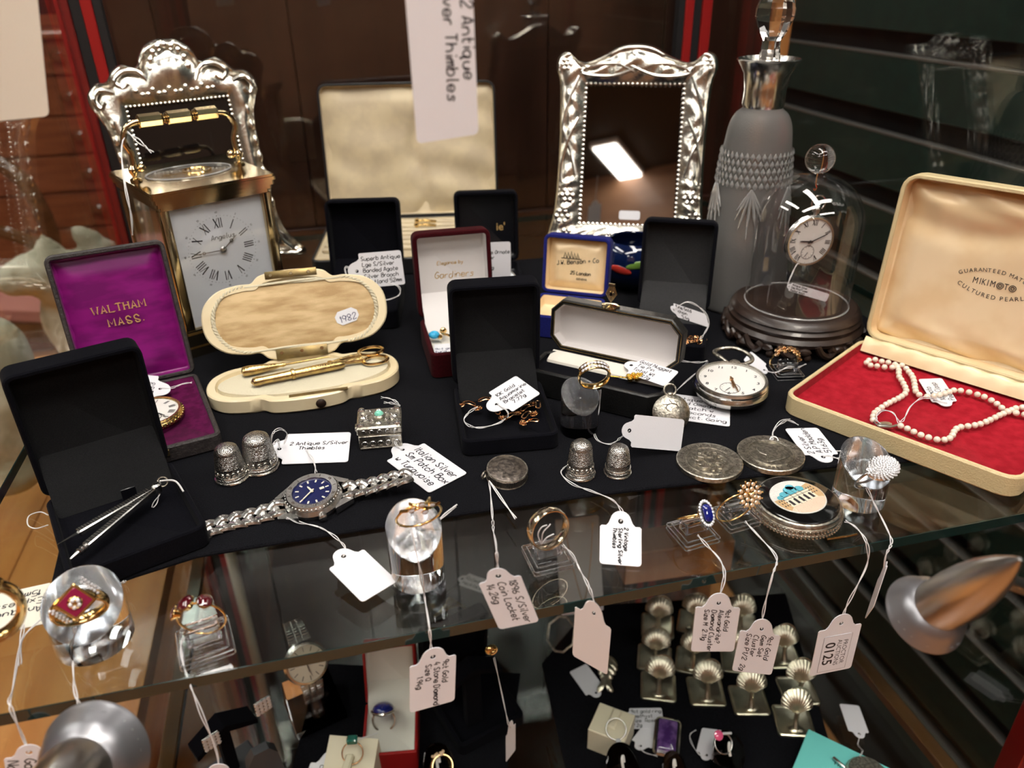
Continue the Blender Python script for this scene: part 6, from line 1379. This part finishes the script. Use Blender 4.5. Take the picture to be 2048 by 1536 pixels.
o8 = cham(2.6, 3.4, .9); part('rim', MB().tube([(x, y, 0) for x, y in o8], .14, 8, True), 'oldsilver', oc_); part('glass', MB().outl([(offset(o8, .1), -.08), (offset(o8, .1), .08)]), 'acrylic_thin', oc_)
# white card with a pendant chain, standing at the back
mm = BM(P(1165, 1225, LG), (.995, -.1, 0), (.03, .35, .935), (-.1, -.93, .35))
cd_ = thing('necklace_card', 'white display card with a fine gold chain standing behind the band ring', 'display card', mm)
part('card', MB().outl([(rr(4.6, 10.5, .2, cy=5.25), -.12), (rr(4.6, 10.5, .2, cy=5.25), .12)]), 'paper', cd_)
part('fine_chain', MB().tube(crom([(-1.4, 9.8, .2), (-.9, 6, .2), (-.2, 2.2, .2), (.1, 1.4, .2), (.5, 2.2, .2), (1.2, 6, .2), (1.6, 9.8, .2)], 6), .05, 6).ball((.1, 1.2, .25), (.25, .4, .12), 8), 'gold', cd_)
# wooden block behind the shell holders
c = lowpt(1370, 1178); solo('wooden_block', MB().box((0, 1.5, 2.25), (12.5, 4, 4.4), .15), 'orangewood', 'orange wooden block standing behind the back row of shell card holders', 'block', TM(c.x, c.y + 2.2, LZ + .2, -4))
# earring stand with two white studs
c = lowpt(470, 1545); es = thing('earring_stand', 'black T-bar earring stand with two sparkling white studs', 'earring stand', TM(c.x, c.y, LZ + .02, 30))
part('foot', MB().box((0, 0, .3), (4.5, 4.0, .6), .15), 'greyplastic', es); part('upright', MB().box((0, .3, 3.2), (1.0, .9, 5.6), .1), 'velvet', es)
part('cross_bar', MB().loft([[(-2.6, -.9, 5.0), (-2.6, .9, 5.0), (-2.6, .9, 5.5), (-2.6, -.9, 5.5)], [(0, -.9, 6.2), (0, .9, 6.2), (0, .9, 6.9), (0, -.9, 6.9)], [(2.6, -.9, 5.0), (2.6, .9, 5.0), (2.6, .9, 5.5), (2.6, -.9, 5.5)]]), 'velvet', es)
for nm, px, py in (('beside the steel watch', 527, 1413), ('above the hanging thread', 424, 1484)):
    q = PY(px, py, c.y - 2.0); s_ = thing('stud_earring', 'square white stone stud earring ' + nm, 'earring', TM(q.x, q.y, q.z, 30, 90), 'square stone studs')
    g = MB(); [g.gem((-.5 + .34*i, -.5 + .34*j, 0), .19, .2, 6) for i in range(4) for j in range(4)]; part('stones', g, 'diamond', s_); part('setting', MB().box((0, 0, -.12), (1.35, 1.35, .2), .05), 'steel', s_)
c = lowpt(540, 1575); solo('earring_stand', MB().loft([[(-1.6, -.8, 0), (1.6, -.8, 0), (1.6, .8, 0), (-1.6, .8, 0)], [(-1.2, -.5, 4.2), (1.2, -.5, 4.2), (1.2, .5, 4.2), (-1.2, .5, 4.2)], [(-.6, -.4, 5.0), (.6, -.4, 5.0), (.6, .4, 5.0), (-.6, .4, 5.0)]]), 'greyplastic', 'plain dark grey rounded display stand in front of the steel watch stand', 'display stand', TM(c.x, c.y, LZ + .22, 20))
# steel watch on a clear stand
c = lowpt(632, 1440); ws2 = thing('watch_stand', 'clear acrylic watch stand under the steel watch with a cream dial', 'watch stand', TM(c.x, c.y + 1.0, LG, 16))
part('base', MB().loft([[(-2.3, -2.2, 0), (2.3, -2.2, 0), (2.3, 2.2, 0), (-2.3, 2.2, 0)], [(-2.3, -2.2, .8), (2.3, -2.2, .8), (2.1, 2.2, 2.8), (-2.1, 2.2, 2.8)]]), 'acrylic', ws2)
part('watch_arm', MB().tube(crom([(0, -1.6, .9), (0, -.6, 2.2), (0, .6, 4.2), (0, 1.2, 5.5)], 5), .55, 10, flat=.35), 'acrylic_thin', ws2)
cw = PY(612, 1325, c.y + .2); x_, y_ = Vector((.96, .27, 0)), Vector((-.13, .48, .87)); y_ = (y_ - x_ * y_.dot(x_)).normalized(); sw2 = thing('wristwatch', 'steel wristwatch with a cream dial and baton markers on the clear stand under the shelf', 'wristwatch', BM(cw, x_, y_, x_.cross(y_)))
part('case', MB().lathe([(1.5, -.5), (1.85, -.3), (1.95, .1), (1.75, .35)], 44), 'steel', sw2); part('bezel', MB().lathe([(1.78, .3), (1.8, .42), (1.62, .48), (1.6, .4)], 44, c0=False, c1=False), 'silver', sw2)
dd = part('dial', MB().lathe([(1.62, .36), (1.62, .4), (.02, .4)], 40), 'creamdial', sw2); Md = TM(0, 0, .415)
part('hour_marker', numerals('bar', 1.28, .42, Md, w=.07), 'darksilver', dd); part('hour_hand', hand(MB(), 178, .8, .1, Md, .03, .1), 'darksilver', dd); part('minute_hand', hand(MB(), 172, 1.2, .08, Md, .06, .2), 'darksilver', dd); part('date_window', MB().box((1.15, 0, .42), (.36, .26, .02)), 'paper', dd)
part('crown', MB().lathe([(.2, 0), (.24, .05), (.24, .3)], 12, TM(1.9, 0, 0, 0, 0, 90)), 'steel', sw2)
for sy, pth in ((1, [(0, 1.85, -.1), (0, 2.6, -.5), (0, 3.2, -1.4), (0, 3.3, -2.4)]), (-1, [(0, -1.85, -.1), (0, -2.7, -.4), (0, -3.5, -1.0), (0, -4.1, -2.0)])):
    c_ = crom(pth, 4)
    for k in range(1, len(c_) - 1):
        t = (c_[k+1] - c_[k-1]).normalized(); nrm = Vector((1, 0, 0)).cross(t) * -sy; mm = BM(c_[k], (1, 0, 0), t, Vector((1, 0, 0)).cross(t)); mb = MB(); w = 1.7 - .03 * k
        for x0 in (-w*.38, 0, w*.38): mb.box((x0, 0, 0), (w * (.42 if x0 else .34), .34, .18), .06, mm)
        part('bracelet_link', mb, 'steel', sw2)
# lapis ring in the red box
q = P(768, 1440, LG + 2.4); rl_ = finger_ring('silver ring with a large domed blue lapis stone in the red ring box', TM(q.x, q.y, q.z, -9, 55), .95, .12, 'silver', flat=1.8)
part('lapis', MB().ball((0, .95, .1), (.95, .6, 1.1), 18), 'lapis', rl_); part('bezel', MB().torus(.98, .12, 28, 8, BM((0, .85, .1), (1, 0, 0), (0, 0, 1), (0, -1, 0)), squash=1.3), 'silver', rl_)
# cream ring block with green stone ring
c = lowpt(705, 1570); cb = thing('ring_block', 'cream pyramid shaped ring block cut by the bottom edge of the picture', 'ring stand', TM(c.x, c.y, LG, -20))
part('block', MB().loft([[(-2.2, -2.0, 0), (2.2, -2.0, 0), (2.2, 2.0, 0), (-2.2, 2.0, 0)], [(-2.1, -1.9, 1.6), (2.1, -1.9, 1.6), (2.1, 1.9, 3.6), (-2.1, 1.9, 3.6)]]), 'creamcube', cb)
part('ring_tongue', MB().box((0, -.2, 3.0), (.7, 1.6, .6), .15), 'creamcube', cb)
q = P(705, 1506, LG + 3.6); r_ = finger_ring('rose gold ring with an oblong green stone on the cream ring block', TM(q.x, q.y, q.z, -10, 50), .85, .06, 'rosegold'); part('green_stone', MB().outl([(rr(.9, .75, .2), .0), (rr(.9, .75, .2), .3), (rr(.9, .75, .2, .12), .4)], BM((0, .9, 0), (1, 0, 0), (0, .5, -.86), (0, .86, .5))), 'emerald', r_)
tag('small white tag tied to the green stone ring at the bottom edge', *z3((690, 1530), (622, 1525), (668, 1590), LG + 1.2, LG + 1.2, LG + .4), ['Gold', 'Emerald'], [[P(665, 1498, LG + 2.2), P(690, 1490, LG + 3.2), P(720, 1478, LG + 3.7), P(755, 1466, LG + 3.7)]], ink='greyink')
# T stand in the black box with gold knot earring
q = P(955, 1455, LG + .8); ts = thing('earring_stand', 'black velvet T-bar standing in the open black box below the shelf edge', 'earring stand', TM(q.x - .2, q.y + .8, LG + .72, 14))
part('upright', MB().box((0, 0, 3.5), (1.5, .8, 7.0), .08), 'velvet', ts); part('cross_bar', MB().loft([[(-2.7, -.8, 5.6), (-2.7, .8, 5.6), (-2.7, .8, 6.0), (-2.7, -.8, 6.0)], [(0, -.8, 6.8), (0, .8, 6.8), (0, .8, 7.4), (0, -.8, 7.4)], [(2.7, -.8, 5.6), (2.7, .8, 5.6), (2.7, .8, 6.0), (2.7, -.8, 6.0)]]), 'velvet', ts)
q = PY(983, 1300, 43.0); kn = thing('knot_earring', 'round gold knot earring on the black T-bar below the shelf edge', 'earring', TM(*q)); mb = MB()
for k in range(8): mb.torus(.42, .09, 18, 6, Matrix.Rotation(k * PI / 8, 4, 'Y') @ Matrix.Rotation(.9, 4, 'X'), squash=.8)
part('knot', mb, 'gold', kn)
tag('small white tag seen edge on, hanging from the gold knot earring', PY(1031, 1446, 39.5), PY(1012, 1472, 40.3), PY(1031, 1500, 39.3), None, [[PY(1015, 1440, 40.0), PY(1000, 1370, 41.5), PY(988, 1315, 42.6)]])
# gold chain bundle and small tag behind
c = P(920, 1235, LG + 4); hb_ = thing('gold_tassel', 'dull gold tasselled cord necklace hung behind the black pendant box', 'necklace', TM(*c)); mb = MB()
for k in range(5): mb.tube(crom([(-2.5 + .3*k, 0, .8 + .2*k), (-.8, .2*k, 1.6 + .1*k), (.4, 0, 1.3), (.6 + .35*k, -.2, -.6), (.8 + .45*k, 0, -2.2 - .3*k)], 5), .14, 6)
part('cord', mb, 'dullbrass', hb_); part('hanger', MB().lathe([(.9, -4), (.9, -3.8), (.2, -3.7), (.2, 1.2)], 14), 'blackpaint', hb_)
tag('small grey written tag beyond the shelf edge behind the ring cylinder', *z3((938, 1147), (917, 1170), (990, 1165), LG + 6, LG + 5.2, LG + 6), ['Rolled gold', 'necklace'], ink='greyink', m='paper', kw=dict(w=.05))
# teal card box with its brooch, loose tag
cA, cB, cC = P(1617, 1457, LG + 1.8), P(1800, 1545, LG + 1.8), P(1580, 1560, LG + 1.8)
x_ = (cB - cA).normalized(); y_ = Vector((0, 0, 1)).cross(x_); mm = BM(cA, x_, y_, (0, 0, 1))
tb_ = thing('gift_box', 'pale turquoise gift box lid with dark lettering cut by the bottom edge', 'gift box', mm); W2, D2 = (cB - cA).length, 8.0
part('lid', MB().box((W2 / 2, -D2 / 2, -.9), (W2, D2, 1.8), .06), 'teal', tb_)
part('printed_lettering', type_mb(MB(), 'TIFFANY & CO.', .62, TM(2.6, -2.1, .02, 0), align='LEFT'), 'ink', tb_)
q = P(1722, 1535, LG + 2.0); bw_ = thing('watch_brooch', 'silver and black fob watch lying on the turquoise gift box', 'watch', TM(q.x, q.y - .8, LG + 1.83, 0)); part('case', MB().lathe([(1.5, 0), (1.7, .3), (1.5, .6), (.02, .62)], 32), 'oldsilver', bw_); part('bow_pin', MB().box((-.9, 2.0, .3), (.25, 1.2, .3), .08, Matrix.Rotation(.35, 4, 'Z')), 'steel', bw_)
tag('blank white tag on a thread above the turquoise gift box', *z3((1738, 1466), (1697, 1462), (1718, 1411), LG + .6, LG + .6, LG + .6), None, [[P(1718, 1478, LG + .6), P(1716, 1490, LG + .9), P(1725, 1503, LG + 1.9), P(1712, 1520, LG + 2.0)]])
# ------------------------------------------------------------------ lamps
def spot(label, pc, pt, arm, text, s=1.0, bs=1.0, arm0=None):
    z = (pc - pt).normalized(); x = z.orthogonal().normalized(); mm = BM(pc, x, z.cross(x), z); T_ = thing('spot_lamp', label, 'spot lamp', mm); L_ = (pc - pt).length
    part('bulb_dish', MB().lathe([(a * s, b * s) for a, b in [(2.5, .05), (2.62, .0), (2.55, -.15), (2.45, -.25), (2.2, -1.1), (1.7, -1.7), (1.2, -1.9), (.5, -1.75), (.4, -1.6), (1.2, -1.6), (2.0, -.95), (2.4, -.05)]], 56, c0=False, c1=False), 'lampdish', T_)
    part('lens', MB().lathe([(2.42 * s, -.1), (2.42 * s, -.06), (.02, -.05)], 40, c0=False), 'acrylic_thin', T_)
    part('body', MB().lathe([(1.5 * s * bs, -1.05 * s), (1.62 * s * bs, -1.0 * s), (1.62 * s * bs, -L_ * .4), (1.5 * s * bs, -L_ * .55), (1.25 * s * bs, -L_ * .70), (.85 * s * bs, -L_ * .84), (.4 * s, -L_ * .95), (.08, -L_)], 56), 'lampsteel', T_)
    tx_ = MB()
    for k, c_ in enumerate(text): a = rad(-60 + k * 13) ; type_mb(tx_, c_, .34 * s, BM((2.42*s*math.cos(a), 2.42*s*math.sin(a), -.55*s), (-math.sin(a), math.cos(a), 0), (-.3*math.cos(a), -.3*math.sin(a), .95), (math.cos(a), math.sin(a), .3)))
    part('printed_lettering', tx_, 'paper', T_)
    q = mm.inverted() @ arm; a0 = mm.inverted() @ arm0 if arm0 else (q - Vector((0, 0, -L_*.75))).normalized() * .9 * s + Vector((0, 0, -L_*.75)); part('arm', MB().tube([a0, q], .5 * s, 16), 'lampsteel', T_)
    return T_
spot('brushed metal spot lamp with a pearly reflector pointing down beside the shelf', PY(1850, 1228, 18.5), PY(2040, 1118, 15.6), PY(2230, 1235, 16.5), 'GU5.3 12V', .62, 1.0, PY(1995, 1156, 16.6))
spot('brushed metal spot lamp below the low clear cylinder, cut by the bottom edge', PY(192, 1508, 22.5), PY(50, 1645, 18.5), PY(-120, 1720, 18), 'SKU# 1372 GU5.3', .78)
# ------------------------------------------------------------------ light and view
sc = bpy.context.scene
wd = bpy.data.worlds.new('world'); sc.world = wd; wd.use_nodes = True
wd.node_tree.nodes['Background'].inputs['Color'].default_value = (1.0, 0.88, 0.74, 1); wd.node_tree.nodes['Background'].inputs['Strength'].default_value = 0.1
sc.view_settings.view_transform = 'Standard'; sc.view_settings.look = 'None'; sc.view_settings.exposure = EXPO; sc.view_settings.gamma = 1
sc.view_settings.use_curve_mapping = False
sc.cycles.max_bounces = 11; sc.cycles.transparent_max_bounces = 18; sc.cycles.transmission_bounces = 9; sc.cycles.glossy_bounces = 6; sc.cycles.diffuse_bounces = 3
sc.cycles.caustics_reflective = False; sc.cycles.caustics_refractive = False; sc.cycles.sample_clamp_indirect = 6
bpy.context.view_layer.update()
